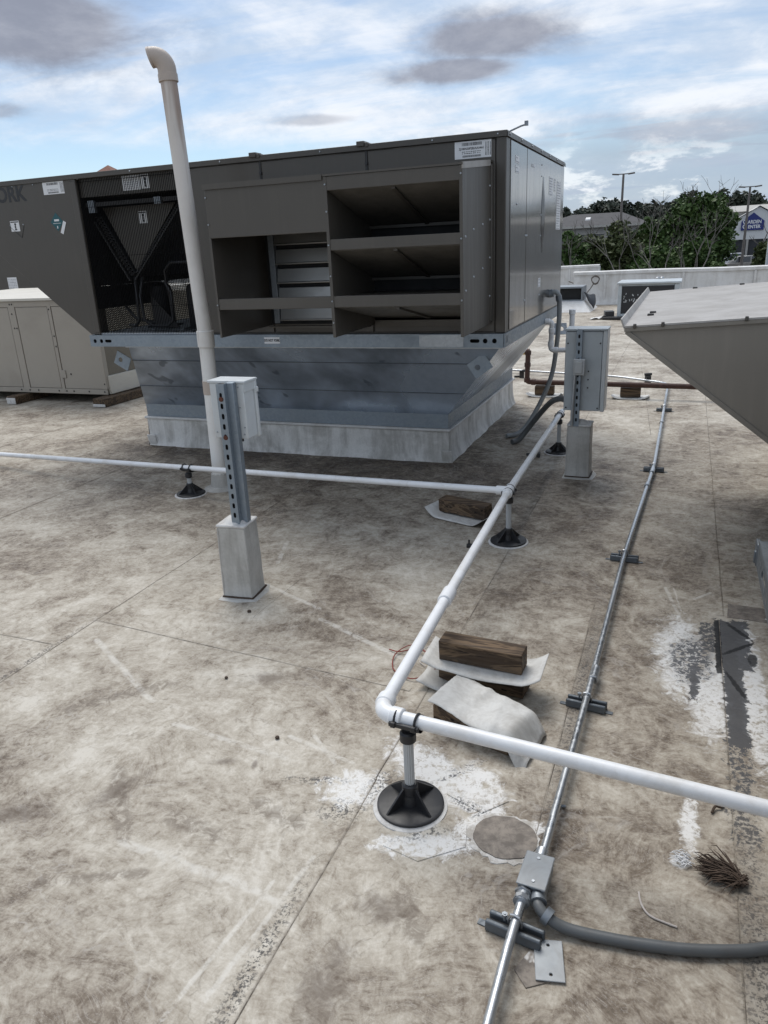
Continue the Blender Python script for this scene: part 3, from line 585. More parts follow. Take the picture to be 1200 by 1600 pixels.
# base rail: real holes in the channel
rail = obj('base_rail', B().plate(rect(XL, XR, ZB, ZR), [slot(-1.322, 1.085, .022, .012), circ(-1.249, 1.085, .0165), circ(-1.185, 1.085, .0165), circ(-4.595, 1.085, .0165), circ(-4.528, 1.085, .0165), slot(-4.457, 1.085, .022, .012)], FRONT(Yf - .03), .004)
           .box(XL, XR, Yf - .026, Yf + .03, ZB + .0005, ZB + .004).box(XL, XR, Yf - .0255, Yf + .03, ZR - .004, ZR - .0005), M['rail'], U, smooth=False)
obj('end_rail', B().plate(rect(Yf - .025, Yb, ZB, ZR), [slot(5.075, 1.088, .018, .008, True), slot(5.115, 1.088, .018, .008, True)], SIDE(XR + .002), .005).box(XR - .05, XR + .002, Yf, Yb, ZB + .001, ZB + .005), M['rail'], U, smooth=False)
obj('end_rail', B().box(XL - .004, XL, Yf - .02, Yb, ZB, ZR), M['rail'], U)
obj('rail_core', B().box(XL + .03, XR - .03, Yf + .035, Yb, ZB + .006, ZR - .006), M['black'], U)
obj('rail_joint', B().box(-1.72, -1.40, Yf - .0335, Yf - .031, ZB + .006, ZR - .006), M['galv'], U)
# cabinet
XC = -3.585
body = obj('cabinet', B().box(XC, XR, Yf + .012, Yb, ZR, ZT - .03), M['taupe'], U)
for a, c in ((XC, -2.888), (-2.872, -2.074), (-2.058, -1.192)):
    obj('front_panel', B().box(a, c, Yf - .002, Yf + .0115, ZR + .012, ZT - .042), M['taupe'], U, bevel=.004)
obj('corner_post', B().box(-1.186, XR + .002, Yf - .004, 5.157, ZR + .002, ZT - .034), M['taupe'], U, bevel=.006)
pan = [obj('end_panel', B().box(XR - .005, XR + .006, a, c, ZR + .012, ZT - .042), M['taupe_gloss'], U, bevel=.004) for a, c in ((5.166, 5.692), (5.703, Yb - .012))]
screw([(6.28, z) for z in (1.3, 1.42, 1.75, 1.9, 2.18, 2.26)], U, x=XR + .006)
screw([(5.68, 1.75), (5.68, 1.3), (5.36, 1.95), (5.72, 1.75)], U, x=XR + .006, r=.008)
# a long dent pressed into the far end panel
def dent(u, v):
    k = abs(u - .5) * 2; w_ = math.sin(v * math.pi)
    return (XR + .0075 + .016 * (1 - k) * w_, 6.36 + .12 * (u - .5) * (.35 + .65 * w_), 1.62 + .56 * v)
obj('panel_crease', B().grid(dent, 8, 12), M['taupe_gloss'], U)
rf = obj('roof_panel', B().box(-5.78, XR + .008, Yf - .010, Yb + .01, ZT - .028, ZT), M['taupe'], U, bevel=.004)
obj('drip_edge', B().box(-5.78, XR + .012, Yf - .016, Yf - .0105, ZT - .036, ZT - .012), M['taupe'], rf)
obj('drip_edge', B().box(XR + .0085, XR + .013, Yf - .016, Yb + .01, ZT - .036, ZT - .010), M['taupe'], rf)
for xx in (-2.92, -2.095):
    obj('seam_clip', B().box(xx - .03, xx + .025, Yf - .03, Yf + .06, ZT - .014, ZT + .018).box(xx + .025, xx + .05, Yf - .022, Yf + .05, ZT - .02, ZT + .008), M['taupe'], rf, bevel=.003)
for xx in (-2.88, -2.066):
    obj('seam_post', B().box(xx - .006, xx + .006, Yf - .006, Yf - .0025, 2.13, ZT - .04), M['dark_interior'], U); obj('latch', B().cyl((xx, Yf - .002, 2.25), (xx, Yf - .014, 2.25), .010, 10), M['black_plastic'], U)
screw([(XR - .05, ZT - .02), (-1.6, ZT - .02), (-2.4, ZT - .02), (-3.2, ZT - .02), (-4.0, ZT - .02)], rf, y=Yf - .016)
for k in range(7): obj('screw', B().cyl((XR + .013, 5.1 + k * .37, ZT - .02), (XR + .019, 5.1 + k * .37, ZT - .02), .007, 8), M['galv'], rf)
obj('lifting_rod', B().tube([(-1.18, 5.25, ZT + .004), (-1.09, 5.33, ZT + .05), (-1.065, 5.35, ZT + .058)], .006, 8).obox((-1.06, 5.355, ZT + .066), (.022, .02, .028)), M['galv_dark'], rf)

# --- hoods: left hood (return-air relief) and right hood (three louvred openings)
Yh = 4.35; hx0, hx1, hx2 = -2.905, -2.062, -1.213
HT, HB = 2.124, 1.188
H1 = obj('hood_front', B().box(hx0, hx1, Yh, Yh + .012, 1.817, HT), M['taupe_hood'], U, bevel=.003)
obj('hood_top', B().hull([(hx0 - .004, Yh - .006, HT + .001), (hx2 + .004, Yh - .006, HT + .001), (hx2 + .004, Yf - .003, 2.19), (hx0 - .004, Yf - .003, 2.19)], [(hx0 - .004, Yh - .006, HT + .012), (hx2 + .004, Yh - .006, HT + .012), (hx2 + .004, Yf - .003, 2.203), (hx0 - .004, Yf - .003, 2.203)]), M['taupe_hood'], U)
obj('top_lip', B().box(hx0 - .006, hx1 - .01, Yh - .012, Yh - .0065, HT - .018, HT + .014), M['taupe_hood'], U)
sidepoly = lambda: [(Yh + .001, HB), (Yf - .003, HB + .012), (Yf - .003, 2.188), (Yh + .001, HT)]
for xx, mm in ((hx0, 'taupe'), (hx1, 'taupe_hood'), (hx2 - .012, 'taupe_hood')):
    obj('hood_side', B().prism(sidepoly(), 'x', xx, xx + .011), M[mm], U, bevel=.002)
for a, c in ((hx0 + .012, hx1 - .001),): obj('hood_bar', B().box(a, c, Yh + .002, Yh + .05, 1.369, 1.439), M['taupe_hood'], U, bevel=.003)
for z0, z1 in ((1.709, 1.773), (1.372, 1.441)): obj('hood_bar', B().box(hx1 + .012, hx2 - .013, Yh + .001, Yh + .03, z0, z1), M['taupe_hood'], U, bevel=.003)
obj('hood_front', B().box(hx1 + .0115, hx2 - .0125, Yh, Yh + .014, 2.046, HT), M['taupe_hood'], U, bevel=.003)
obj('hood_stile', B().box(hx1 - .004, hx1 + .016, Yh - .003, Yh, HB + .002, HT - .001), M['taupe_hood'], U, bevel=.001); obj('hood_stile', B().box(hx2 - .017, hx2 + .002, Yh - .003, Yh, HB + .002, HT - .001), M['taupe_hood'], U, bevel=.001)
obj('hood_stile', B().box(hx0 - .001, hx0 + .014, Yh - .003, Yh - .0005, HB + .002, 1.817), M['taupe_hood'], U, bevel=.001)
screw([(hx1 + .006, z) for z in (2.08, 1.93, 1.74, 1.56, 1.41, 1.28)] + [(hx2 - .008, z) for z in (2.08, 1.74, 1.40)] + [(hx0 + .007, z) for z in (2.06, 1.9, 1.40)], U, y=Yh - .003)
# sloping baffles inside the right hood, with a centre stiffener under each; shelves behind the bars
for z0, zt_ in ((1.773, 2.05), (1.441, 1.709), (1.20, 1.372)):
    dzs = min(.20, (zt_ - z0) * .70)
    def quadplate(z_front, z_back, y0, y1, th, xa=hx1 + .013, xb=hx2 - .014):
        return B().hull([(xa, y0, z_front), (xb, y0, z_front), (xb, y1, z_back), (xa, y1, z_back)], [(xa, y0, z_front + th), (xb, y0, z_front + th), (xb, y1, z_back + th), (xa, y1, z_back + th)])
    bf = obj('baffle', quadplate(zt_ - .004, zt_ - dzs, Yh + .032, Yf - .03, .006), M['liner'], U)
    xm = (hx1 + hx2) / 2; obj('stiffener', quadplate(zt_ - .018, zt_ - dzs - .014, Yh + .035, Yf - .04, .012, xm - .012, xm + .012), M['taupe_hood'], bf)
    obj('edge_strip', B().box(hx1 + .014, hx2 - .015, Yf - .05, Yf - .034, zt_ - dzs - .02, zt_ - dzs - .002), M['taupe_hood'], bf)
    if z0 > 1.3: obj('shelf', quadplate(z0 - .012, z0 - .02, Yh + .032, Yf - .02, .008), M['taupe'], U)
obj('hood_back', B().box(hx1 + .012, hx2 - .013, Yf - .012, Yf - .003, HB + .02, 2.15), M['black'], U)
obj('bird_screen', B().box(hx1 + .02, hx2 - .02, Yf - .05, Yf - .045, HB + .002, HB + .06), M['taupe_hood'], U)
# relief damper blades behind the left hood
obj('damper_gap_shade', B().box(hx0 + .012, hx1 - .001, Yf - .010, Yf - .003, HB + .02, 2.16), M['black'], U)  # flat black panel painting the shade in the gaps between blades
obj('damper_frame', B().box(-2.845, -2.80, Yf - .06, Yf - .011, HB + .03, 2.14), M['galv_dark'], U, bevel=.003)
for k in range(6):
    z0 = 1.235 + k * .132
    bl = obj('damper_blade', B().hull([(-2.798, Yf - .052, z0), (hx1 - .004, Yf - .052, z0), (hx1 - .004, Yf - .018, z0), (-2.798, Yf - .018, z0)], [(-2.798, Yf - .034, z0 + .104), (hx1 - .004, Yf - .034, z0 + .104), (hx1 - .004, Yf - .018, z0 + .104), (-2.798, Yf - .018, z0 + .104)]), M['blade'], U, bevel=.003)
    obj('blade_lip', B().cyl((-2.797, Yf - .050, z0 + .006), (hx1 - .005, Yf - .050, z0 + .006), .008, 10), M['blade'], bl)
obj('sill_angle', B().box(-2.86, hx1 - .003, Yf - .12, Yf - .06, HB + .004, HB + .014), M['taupe_hood'], U)
# screws on the right hood side
screw([(Yh + .06, 1.75), (Yh + .06, 1.45), (Yh + .24, 1.79), (Yh + .46, 1.82), (Yh + .24, 1.52), (Yh + .46, 1.56), (Yf - .05, 2.05), (Yf - .05, 1.85), (Yf - .05, 1.62), (Yf - .05, 1.38)], U, x=hx2 - .001, r=.008)
obj('side_flange', B().box(hx2 - .004, hx2 + .012, Yf - .05, Yf - .004, HB + .03, 2.175), M['taupe_hood'], U, bevel=.003)
obj('side_cap', B().hull([(hx2 - .002, Yh - .004, HT - .02), (hx2 + .006, Yh - .004, HT - .02), (hx2 + .006, Yf - .06, 2.165), (hx2 - .002, Yf - .06, 2.165)], [(hx2 - .002, Yh - .004, HT + .014), (hx2 + .006, Yh - .004, HT + .014), (hx2 + .006, Yf - .06, 2.2), (hx2 - .002, Yf - .06, 2.2)]), M['hood_top'], U)

# --- condenser section: open frame, V coil, compressors, wire grille
gx0, gx1 = -4.545, XC - .002
obj('top_beam', B().box(gx0, gx1, Yf + .03, Yf + .05, 2.195, ZT - .03), M['taupe'], U)
obj('floor_pan', B().box(gx0, gx1, Yf + .005, Yb - .01, ZR + .002, ZR + .016), M['galv'], U)
obj('back_panel', B().box(gx0, gx1, Yb - .02, Yb, 1.60, ZT - .03), M['dark_interior'], U)
obj('fan_deck', B().box(gx0, gx1, Yf + .06, Yb - .025, 2.20, 2.215), M['dark_interior'], U)
obj('deck_channel', B().box(gx0 + .01, gx1 - .01, Yf + .055, Yf + .085, 2.125, 2.155), M['dark_interior'], U)
vx = -4.235
def slab(xa, za, xb, zb_, th, y0, y1):
    d = Vector((xb - xa, 0, zb_ - za)).normalized(); n = Vector((-d.z, 0, d.x)) * th / 2
    pl_ = [(xa + n.x, za + n.z), (xb + n.x, zb_ + n.z), (xb - n.x, zb_ - n.z), (xa - n.x, za - n.z)]
    return B().prism(pl_, 'y', y0, y1)
cl = obj('condenser_coil', slab(-4.62 + .1, 2.06, vx - .02, 1.60, .055, Yf + .16, Yb - .1), M['coil'], U); cr = obj('condenser_coil', slab(-3.69, 2.12, vx + .03, 1.60, .055, Yf + .16, Yb - .1), M['coil'], U)
for own, xa, za, xb, zb_ in ((cl, -4.52, 2.06, vx - .02, 1.60), (cr, -3.69, 2.12, vx + .03, 1.60)):
    for k in range(19):
        f_ = (k + .5) / 19; px, pz = xa + (xb - xa) * f_, za + (zb_ - za) * f_
        obj('return_bend', B().tube([(px - .012, Yf + .165, pz), (px - .012, Yf + .135, pz), (px + .012, Yf + .135, pz + .012), (px + .012, Yf + .165, pz + .012)], .006, 6), M['copper'], own)
    obj('coil_frame', slab(xa - .02, za - .045, xb - .02, zb_ - .045, .012, Yf + .13, Yf + .15), M['dark_interior'], own)
obj('blackout_panel', B().box(gx0 - .006, gx0 - .002, Yf + .02, Yb - .03, 1.52, 2.32), M['black'], U); obj('blackout_panel', B().box(gx0 - .006, gx0 - .002, Yf + .02, Yf + .9, 1.34, 1.519), M['black'], U); obj('blackout_board', B().box(gx0 - .006, gx0 - .002, Yf + 1.35, Yb - .03, 1.15, 1.519), M['black'], U)  # black panels added to block see-through light and keep the bay dark
obj('v_end_plate', B().prism([(-4.47, 2.12), (-3.76, 2.12), (-4.22, 1.63)], 'y', Yf + .17, Yf + .18), M['taupe'], U)
for k in range(2):
    px, py, pr = [(-4.16 + .0, Yf + .55, .0), (-3.78, Yf + .35, 0)][k]
    cp = obj('compressor', B().lathe([(.085, 0), (.095, .015), (.095, .30), (.085, .34), (.05, .365), (.02, .37)], (px - (.14 if k == 0 else 0), py, ZR + .018)), M['black'], U); obj('compressor_foot', B().obox((px - (.14 if k == 0 else 0), py, ZR + .02), (.24, .24, .012), .3), M['black'], cp)
for pts in ([(-4.27, Yf + .2, 1.58), (-4.25, Yf + .16, 1.45), (-4.25, Yf + .15, 1.24), (-4.30, Yf + .16, 1.19), (-4.40, Yf + .2, 1.19)], [(-4.20, Yf + .2, 1.58), (-4.20, Yf + .14, 1.42), (-4.19, Yf + .14, 1.24), (-4.13, Yf + .16, 1.19), (-3.98, Yf + .16, 1.19), (-3.93, Yf + .18, 1.23), (-3.92, Yf + .18, 1.45), (-3.96, Yf + .18, 1.52), (-3.98, Yf + .25, 1.55)], [(-3.98, Yf + .25, 1.3), (-3.97, Yf + .2, 1.62), (-3.9, Yf + .2, 1.68), (-3.75, Yf + .22, 1.68), (-3.7, Yf + .25, 1.62), (-3.7, Yf + .3, 1.2)], [(-4.5, Yf + .3, 1.34), (-4.42, Yf + .25, 1.30), (-4.36, Yf + .25, 1.24), (-4.2, Yf + .3, 1.2)]):
    obj('refrigerant_tube', B().tube(pts, .013, 10), M['copper'], U)
obj('gusset', B().prism([(-4.20, 1.16), (-3.95, 1.16), (-4.20, 1.42)], 'y', Yf + .28, Yf + .29), M['dark_interior'], U)
obj('control_bracket', B().box(-4.50, -4.44, Yf + .04, Yf + .07, 2.08, 2.17), M['galv_dark'], U); obj('control_bracket', B().box(-3.86, -3.80, Yf + .04, Yf + .07, 2.11, 2.16), M['galv_dark'], U)
b = B(); n = 60
for k in range(n):
    xx = gx0 + .012 + (gx1 - gx0 - .02) * k / (n - 1); b.box(xx - .0016, xx + .0016, Yf + .004, Yf + .0072, ZR + .006, ZT - .04)
for zz_ in (ZR + .03, 1.36, 1.75, 2.12, ZT - .06): b.box(gx0, gx1, Yf + .0075, Yf + .0105, zz_ - .0016, zz_ + .0016)
obj('wire_grille', b, M['wire_black'], U, smooth=False)['kind'] = 'stuff'
b = B(); n = 44
for k in range(n):
    xx = gx0 + .012 + (gx1 - gx0 - .02) * k / (n - 1); b.box(xx - .002, xx + .002, Yb - .012, Yb - .008, ZR + .006, 1.60)
for k in range(22): zz_ = ZR + .02 + k * .0215; b.box(gx0, gx1, Yb - .0075, Yb - .0035, zz_ - .002, zz_ + .002)
obj('rear_wire_grille', b, M['wire_black'], U, smooth=False)['kind'] = 'stuff'
# overhanging end of the condenser section with the maker's lettering
ep = [(-4.548, ZT - .034), (-4.548, ZR + .004), (-4.643, ZR + .004), (-5.76, 2.015), (-5.76, ZT - .034)]
obj('end_hood_back', B().prism(ep, 'y', Yb - .01, Yb), M['taupe'], U); obj('end_hood_cap', B().box(-5.76, -5.75, Yf + .004, Yb - .011, 2.02, ZT - .035), M['taupe'], U)
b = B(); d_ = Vector((-1.117, 0, .879)).normalized()
for k in range(55): p_ = Vector((-4.643, 0, ZR + .006)) + d_ * (1.40 * k / 54); b.box(p_.x - .002, p_.x + .002, Yf + .005, Yb - .012, p_.z - .002, p_.z + .002)
for k in range(90): yy = Yf + .01 + (Yb - Yf - .03) * k / 89; b.hull([(-4.643, yy - .0018, ZR + .003), (-4.643, yy + .0018, ZR + .003), (-4.640, yy + .0018, ZR + .006), (-4.640, yy - .0018, ZR + .006)], [(-5.755, yy - .0018, 2.012), (-5.755, yy + .0018, 2.012), (-5.752, yy + .0018, 2.015), (-5.752, yy - .0018, 2.015)])
obj('underside_grille', b, M['wire_black'], U, smooth=False)['kind'] = 'stuff'
obj('end_hood_face', B().prism([(p[0], p[1]) for p in ep], 'y', Yf - .004, Yf + .0035), M['taupe'], U, bevel=.003)
obj('edge_return', B().box(-4.562, -4.5485, Yf + .004, Yf + .10, ZR + .006, ZT - .036), M['taupe'], U)
obj('edge_flange', B().box(-4.60, -4.549, Yf - .010, Yf - .0045, ZR + .02, ZT - .05), M['taupe'], U, bevel=.003)
screw([(-4.575, z) for z in (1.2, 1.5, 1.8, 2.1, 2.3)] + [(-4.75, 2.32), (-4.98, 2.32), (-5.2, 2.32), (-5.16, 2.03), (-5.30, 2.03)], U, y=Yf - .004)
obj('pressed_line', B().tube([(-5.155, Yf - .005, 2.02), (-5.20, Yf - .005, 1.93), (-5.31, Yf - .005, 2.02)], .002, 5), M['black_plastic'], U)
letters('lettering', 'YORK', .162, FRONT_TXT(-5.285, Yf - .005, 2.258), M['badge'], U, .0042, .95)

# stickers, each a thin sheet with its own printing
def label_plate(x0, x1, z0, z1, y, printing, rz=0, seed=0, dense=True, parent=U):
    st = obj('sticker', B().box(x0, x1, y - .0015, y, z0, z1), M['sticker'], parent, smooth=False); r = random.Random(seed); w_ = x1 - x0; h_ = z1 - z0; b = B()
    if printing == 'spec':
        x = x0 + .20 * w_
        while x < x0 + .74 * w_:
            t_ = r.choice((.0015, .002, .003)); b.box(x, x + t_, y - .002, y - .0016, z1 - .26 * h_, z1 - .08 * h_); x += t_ + r.choice((.0015, .002, .003))
        x = x0 + .22 * w_
        while x < x0 + .72 * w_:
            t_ = r.choice((.0015, .003)); b.box(x, x + t_, y - .002, y - .0016, z0 + .08 * h_, z0 + .20 * h_); x += t_ + .002
        for c in (.84, .90, .96):
            z = z0 + .12 * h_
            while z < z1 - .12 * h_: b.box(x0 + c * w_, x0 + (c + .03) * w_, y - .002, y - .0016, z, z + .002); z += r.choice((.003, .004))
        for q in range(2):
            for c in range(9): b.box(x0 + (.2 + c * .06) * w_, x0 + (.2 + c * .06 + r.uniform(.02, .05)) * w_, y - .002, y - .0016, z0 + (.28 + q * .1) * h_, z0 + (.32 + q * .1) * h_)
    elif printing == 'warn':
        b.box(x0 + .05 * w_, x1 - .05 * w_, y - .002, y - .0016, z1 - .16 * h_, z1 - .06 * h_)
        b.add([(p[0], y - .002, p[1]) for p in circ(x0 + .55 * w_, z0 + .66 * h_, .13 * h_, 10)], [tuple(range(10))]); b.add([(x0 + q[0] * w_, y - .002, z0 + q[1] * h_) for q in ((.42, .5), (.62, .52), (.60, .30), (.72, .12), (.45, .10), (.40, .16), (.50, .28))], [tuple(range(7))])
    else:
        for q in range(6):
            for c in range(5): b.box(x0 + (.08 + c * .17) * w_, x0 + (.08 + c * .17 + r.uniform(.07, .15)) * w_, y - .002, y - .0016, z0 + (.1 + q * .14) * h_, z0 + (.15 + q * .14) * h_)
    obj('printing', b, M['print'] if printing != 'text' else M['print_grey'], st, smooth=False); return st
s1 = label_plate(-1.455, -1.217, 2.222, 2.322, Yf - .002, 'spec', seed=1)
letters('printing', 'ZJ180N30P2B5AAA4A1', .0185, FRONT_TXT(-1.345, Yf - .0038, 2.279), M['print'], s1, .0003, .9)
label_plate(-4.882, -4.668, 2.236, 2.327, Yf - .004, 'spec', seed=2)
label_plate(-4.12, -3.955, 2.218, 2.322, Yf + .03, 'text', seed=3); label_plate(-3.945, -3.872, 2.222, 2.322, Yf + .03, 'warn', seed=4)
label_plate(-4.125, -4.045, 1.985, 2.075, Yf + .17, 'warn', seed=5)
label_plate(-5.30, -5.205, 1.98, 2.062, Yf - .004, 'warn', seed=6)
st = label_plate(-2.966, -2.832, 1.066, 1.113, Yf - .030, 'none', seed=7); 
for ch in list(st.children): bpy.data.objects.remove(ch)
letters('printing', 'DO NOT FORK', .026, FRONT_TXT(-2.899, Yf - .032, 1.0895), M['print'], st, .0012, .74)
hz = obj('hazard_label', B().prism([(-4.80, 2.10), (-4.735, 2.03), (-4.80, 1.96), (-4.865, 2.03)], 'y', Yf - .0055, Yf - .004), M['teal'], U, smooth=False)
obj('printing', B().box(-4.825, -4.775, Yf - .0062, Yf - .0056, 2.035, 2.050).box(-4.84, -4.76, Yf - .0062, Yf - .0056, 2.018, 2.021).box(-4.806, -4.797, Yf - .0062, Yf - .0056, 1.98, 2.0), M['sticker'], hz, smooth=False)
obj('sticker', B().obox((-4.742, Yf - .0066, 1.985), (.03, .001, .10), 0, 0, R(28)), M['sticker'], U, smooth=False)
for y0, y1, z0, z1 in ((5.30, 5.42, 2.20, 2.245), (5.30, 5.42, 2.14, 2.185), (5.86, 5.98, 2.215, 2.235), (6.62, 6.80, 2.06, 2.20), (6.86, 6.94, 2.10, 2.20), (7.02, 7.24, 1.80, 2.19), (6.22, 6.32, 1.36, 1.43)):
    sx = obj('sticker', B().box(XR + .0062, XR + .0075, y0, y1, z0, z1), M['sticker'], U, smooth=False); b = B(); r = random.Random(int(y0 * 100)); nl = max(2, int((z1 - z0) / .02))
    for q in range(nl): zq = z0 + (z1 - z0) * (q + .3) / nl; b.box(XR + .0076, XR + .0082, y0 + .012, y0 + (y1 - y0) * r.uniform(.5, .92), zq, zq + .005)
    obj('printing', b, M['print_grey'], sx, smooth=False)

# ================================================================== OLD TAN UNIT + UNIT BEHIND IT
TU = thing('rooftop_unit', 'old tan box-shaped rooftop unit on sleepers behind the brown unit, at left edge', 'air conditioner', (-8.3, 8.6, .1))
tx1, ty0, ty1, tz0, tz1 = -6.76, 7.45, 9.6, .115, 1.30
obj('cabinet', B().box(-10.2, tx1 - .01, ty0 + .012, ty1, tz0, tz1 - .01), M['tan'], TU)
for a, c in ((-10.2, -8.16), (-8.03, -7.50), (-7.43, tx1)): obj('front_panel', B().box(a, c, ty0 - .004, ty0 + .011, tz0 + .07, tz1 - .09), M['tan'], TU, bevel=.005)
for a, c in ((-8.15, -8.04), (-7.49, -7.44)): obj('stile', B().box(a, c, ty0 - .008, ty0 + .011, tz0 + .02, tz1 - .02), M['tan'], TU, bevel=.003)
obj('head_rail', B().box(-10.2, tx1 + .004, ty0 - .006, ty0 + .0115, tz1 - .085, tz1 - .012), M['tan'], TU, bevel=.004)
obj('bottom_rail', B().box(-10.2, tx1 + .004, ty0 - .006, ty0 + .0115, tz0, tz0 + .065), M['tan'], TU, bevel=.004)
obj('lid', B().hull([(-10.25, ty0 - .03, tz1 - .009), (tx1 + .02, ty0 - .03, tz1 - .009), (tx1 + .02, ty1, tz1 - .009), (-10.25, ty1, tz1 - .009)], [(-10.25, ty0 - .03, tz1 + .02), (tx1 + .02, ty0 - .03, tz1 + .02), (tx1 + .02, ty1, tz1 + .07), (-10.25, ty1, tz1 + .07)]), M['cream'], TU)
obj('coil_guard', B().box(tx1 - .009, tx1 + .006, ty0 + .06, ty1, tz0 + .24, tz1 - .04), M['tan_dark'], TU); obj('side_skirt', B().box(tx1 - .009, tx1 + .03, ty0 + .03, ty1, tz0, tz0 + .235), M['cream'], TU, bevel=.008)
obj('corner_trim', B().box(tx1 - .05, tx1 + .012, ty0 - .009, ty0 + .058, tz0 + .066, tz1 - .086), M['tan'], TU, bevel=.004)
obj('hinge', B().box(-7.46, -7.38, ty0 - .016, ty0 - .0085, .32, .42), M['tan'], TU, bevel=.003)
screw([(-8.11, 1.25), (-8.07, 1.25), (-8.1, .95), (-8.06, .95), (-8.1, 1.13), (-7.47, 1.18), (-7.46, .85), (-7.46, .72), (-8.2, .15), (-8.05, .15), (-7.9, .15), (-7.55, .15), (-7.42, .15), (-7.3, .15), (-7.05, .15), (-6.8, .15), (-7.42, .36), (-7.42, .39), (-7.3, .37), (-6.78, .25)], TU, y=ty0 - .008, r=.012, mt='dark_interior')
for k, (xx, yy, lx, ly, lab) in enumerate(((-8.15, 8.45, .16, 2.5, 'wooden sleeper under the tan unit, nearer the left edge'), (-6.72, 8.50, .20, 2.55, 'wooden sleeper under the right corner of the tan unit'))):
    t = thing('sleeper', lab, 'timber', (xx, yy, 0), 'sleepers under the tan unit'); obj('timber', B().box(xx - lx / 2, xx + lx / 2, yy - ly / 2, yy + ly / 2, .001, .106), M['wood_end'], t, bevel=.008); obj('white_end', B().box(xx - lx / 2 + .005, xx + lx / 2 - .005, yy - ly / 2 - .012, yy - ly / 2 - .001, .004, .085 if k == 0 else .04), M['caulk'], t, bevel=.006)
T2 = thing('rooftop_unit', 'dark taupe rooftop unit mostly hidden behind the tan unit at the left edge', 'air conditioner', (-12.2, 11.6, 0))
obj('cabinet', B().box(-13.6, -10.7, 10.5, 12.7, 1.28, 2.05), M['taupe'], T2, bevel=.006); obj('base_rail', B().box(-13.62, -10.68, 10.49, 12.72, 1.20, 1.279), M['dark_interior'], T2); obj('curb', B().box(-13.4, -10.9, 10.7, 12.5, 0, 1.199), M['curb'], T2)
label_plate(-11.36, -11.14, 1.34, 1.53, 10.498, 'text', seed=11, parent=T2)

# ================================================================== PIPES, POSTS, BOXES
def arc(p, d0, d1, r, n=6):
    """rounded corner points at p between incoming direction d0 and outgoing d1"""
    p, d0, d1 = Vector(p), Vector(d0).normalized(), Vector(d1).normalized(); a = p - d0 * r; c = p + d1 * r; out = []
    for k in range(n + 1):
        s_ = k / n; out.append((a.lerp(p, s_)).lerp(p.lerp(c, s_), s_))
    return out
def path(pts, r, n=6):
    out = [Vector(pts[0])]
    for k in range(1, len(pts) - 1):
        out += arc(pts[k], Vector(pts[k]) - Vector(pts[k - 1]), Vector(pts[k + 1]) - Vector(pts[k]), r, n)
    return out + [Vector(pts[-1])]
def ring_band(parent, a, d, L, r, name='coupling', m_='pvc', seg=20):
    a = Vector(a); d = Vector(d).normalized(); e = .003
    return obj(name, B().tube([a, a + d * e, a + d * (L - e), a + d * L], r, seg, True, [r - e, r, r, r - e]), M[m_], parent)

# --- vent stack
V_ = thing('vent_pipe', 'tall off-white plastic vent pipe with elbow on top and brown weathering', 'vent pipe', (-3.275, 4.665, 0)); rv = .054
obj('pipe', B().tube([(-3.273, 4.665, 0), (-3.245, 4.665, 1.2), (-3.29, 4.665, 2.84)], rv, 24), M['vent'], V_)
obj('coupling', B().tube([(-3.2475, 4.665, 1.085), (-3.2472, 4.665, 1.09), (-3.2455, 4.665, 1.20), (-3.2455, 4.665, 1.205)], rv, 24, True, [rv + .004, rv + .0085, rv + .0085, rv + .004]), M['vent'], V_)
el = obj('elbow', B().tube([(-3.2895, 4.665, 2.80), (-3.2896, 4.665, 2.803), (-3.291, 4.665, 2.847), (-3.2912, 4.665, 2.85)], rv, 24, True, [rv + .004, rv + .010, rv + .010, rv + .003]).tube([(-3.291, 4.665, 2.845)] + [(-3.291 - .078 * (1 - math.cos(q)) * .92, 4.665 - .078 * (1 - math.cos(q)) * .38, 2.872 + .078 * math.sin(q)) for q in np.linspace(0, R(108), 12)], rv + .006, 24), M['fitting'], V_)
obj('elbow_mouth', B().tube([(-3.291 - .078 * (1 - math.cos(q)) * .92, 4.665 - .078 * (1 - math.cos(q)) * .38, 2.872 + .078 * math.sin(q)) for q in (R(98), R(109))], rv + .009, 24), M['fitting'], el)
obj('flashing_boot', B().lathe([(.13, 0), (.12, .006), (.075, .02), (.064, .12), (.058, .125)], (-3.273, 4.665, .0005)), M['flashing'], V_)
obj('pipe_strap', B().tube([(-3.257, 4.665, .74), (-3.2555, 4.665, .84)], rv + .003, 20), M['fitting'], V_)

# --- condensate line (white PVC), with its branch to the left
zp, rp = .325, .0222
CL = thing('condensate_pipe', 'long white plastic drain pipe on low stands, turning a corner in the foreground', 'pipe', (-.85, 4.1, 0))
E0 = Vector((-.795, 1.829, zp)); T0 = Vector((-.883, 4.127, zp)); F0 = Vector((-.915, 6.36, zp)); D1 = (T0 - E0).normalized(); RT = Vector((1.25, 1.665, zp)); D2 = (RT - E0).normalized(); BL = Vector((-5.9, 4.80, .098)); D3 = (BL - T0).normalized()
obj('pipe', B().tube([E0 + D1 * .06, T0 - D1 * .04], rp, 24), M['pvc'], CL); obj('pipe', B().tube([T0 + D1 * .04, F0, F0 + Vector((.0, .05, -.004))], rp, 24), M['pvc'], CL); obj('pipe', B().tube([E0 + D2 * .06, RT], rp, 24), M['pvc'], CL); obj('pipe', B().tube([T0 + D3 * .05, BL], rp * .92, 20), M['pvc'], CL)
eb = obj('elbow', B().tube(arc(E0, -D1, D2, .055, 10), rp + .005, 24), M['pvc'], CL); ring_band(eb, E0 + D1 * .042, D1, .040, rp + .0085, 'socket'); ring_band(eb, E0 + D2 * .042, D2, .040, rp + .0085, 'socket')
cpt = E0 + D1 * .80; ring_band(CL, cpt, D1, .10, rp + .0075)
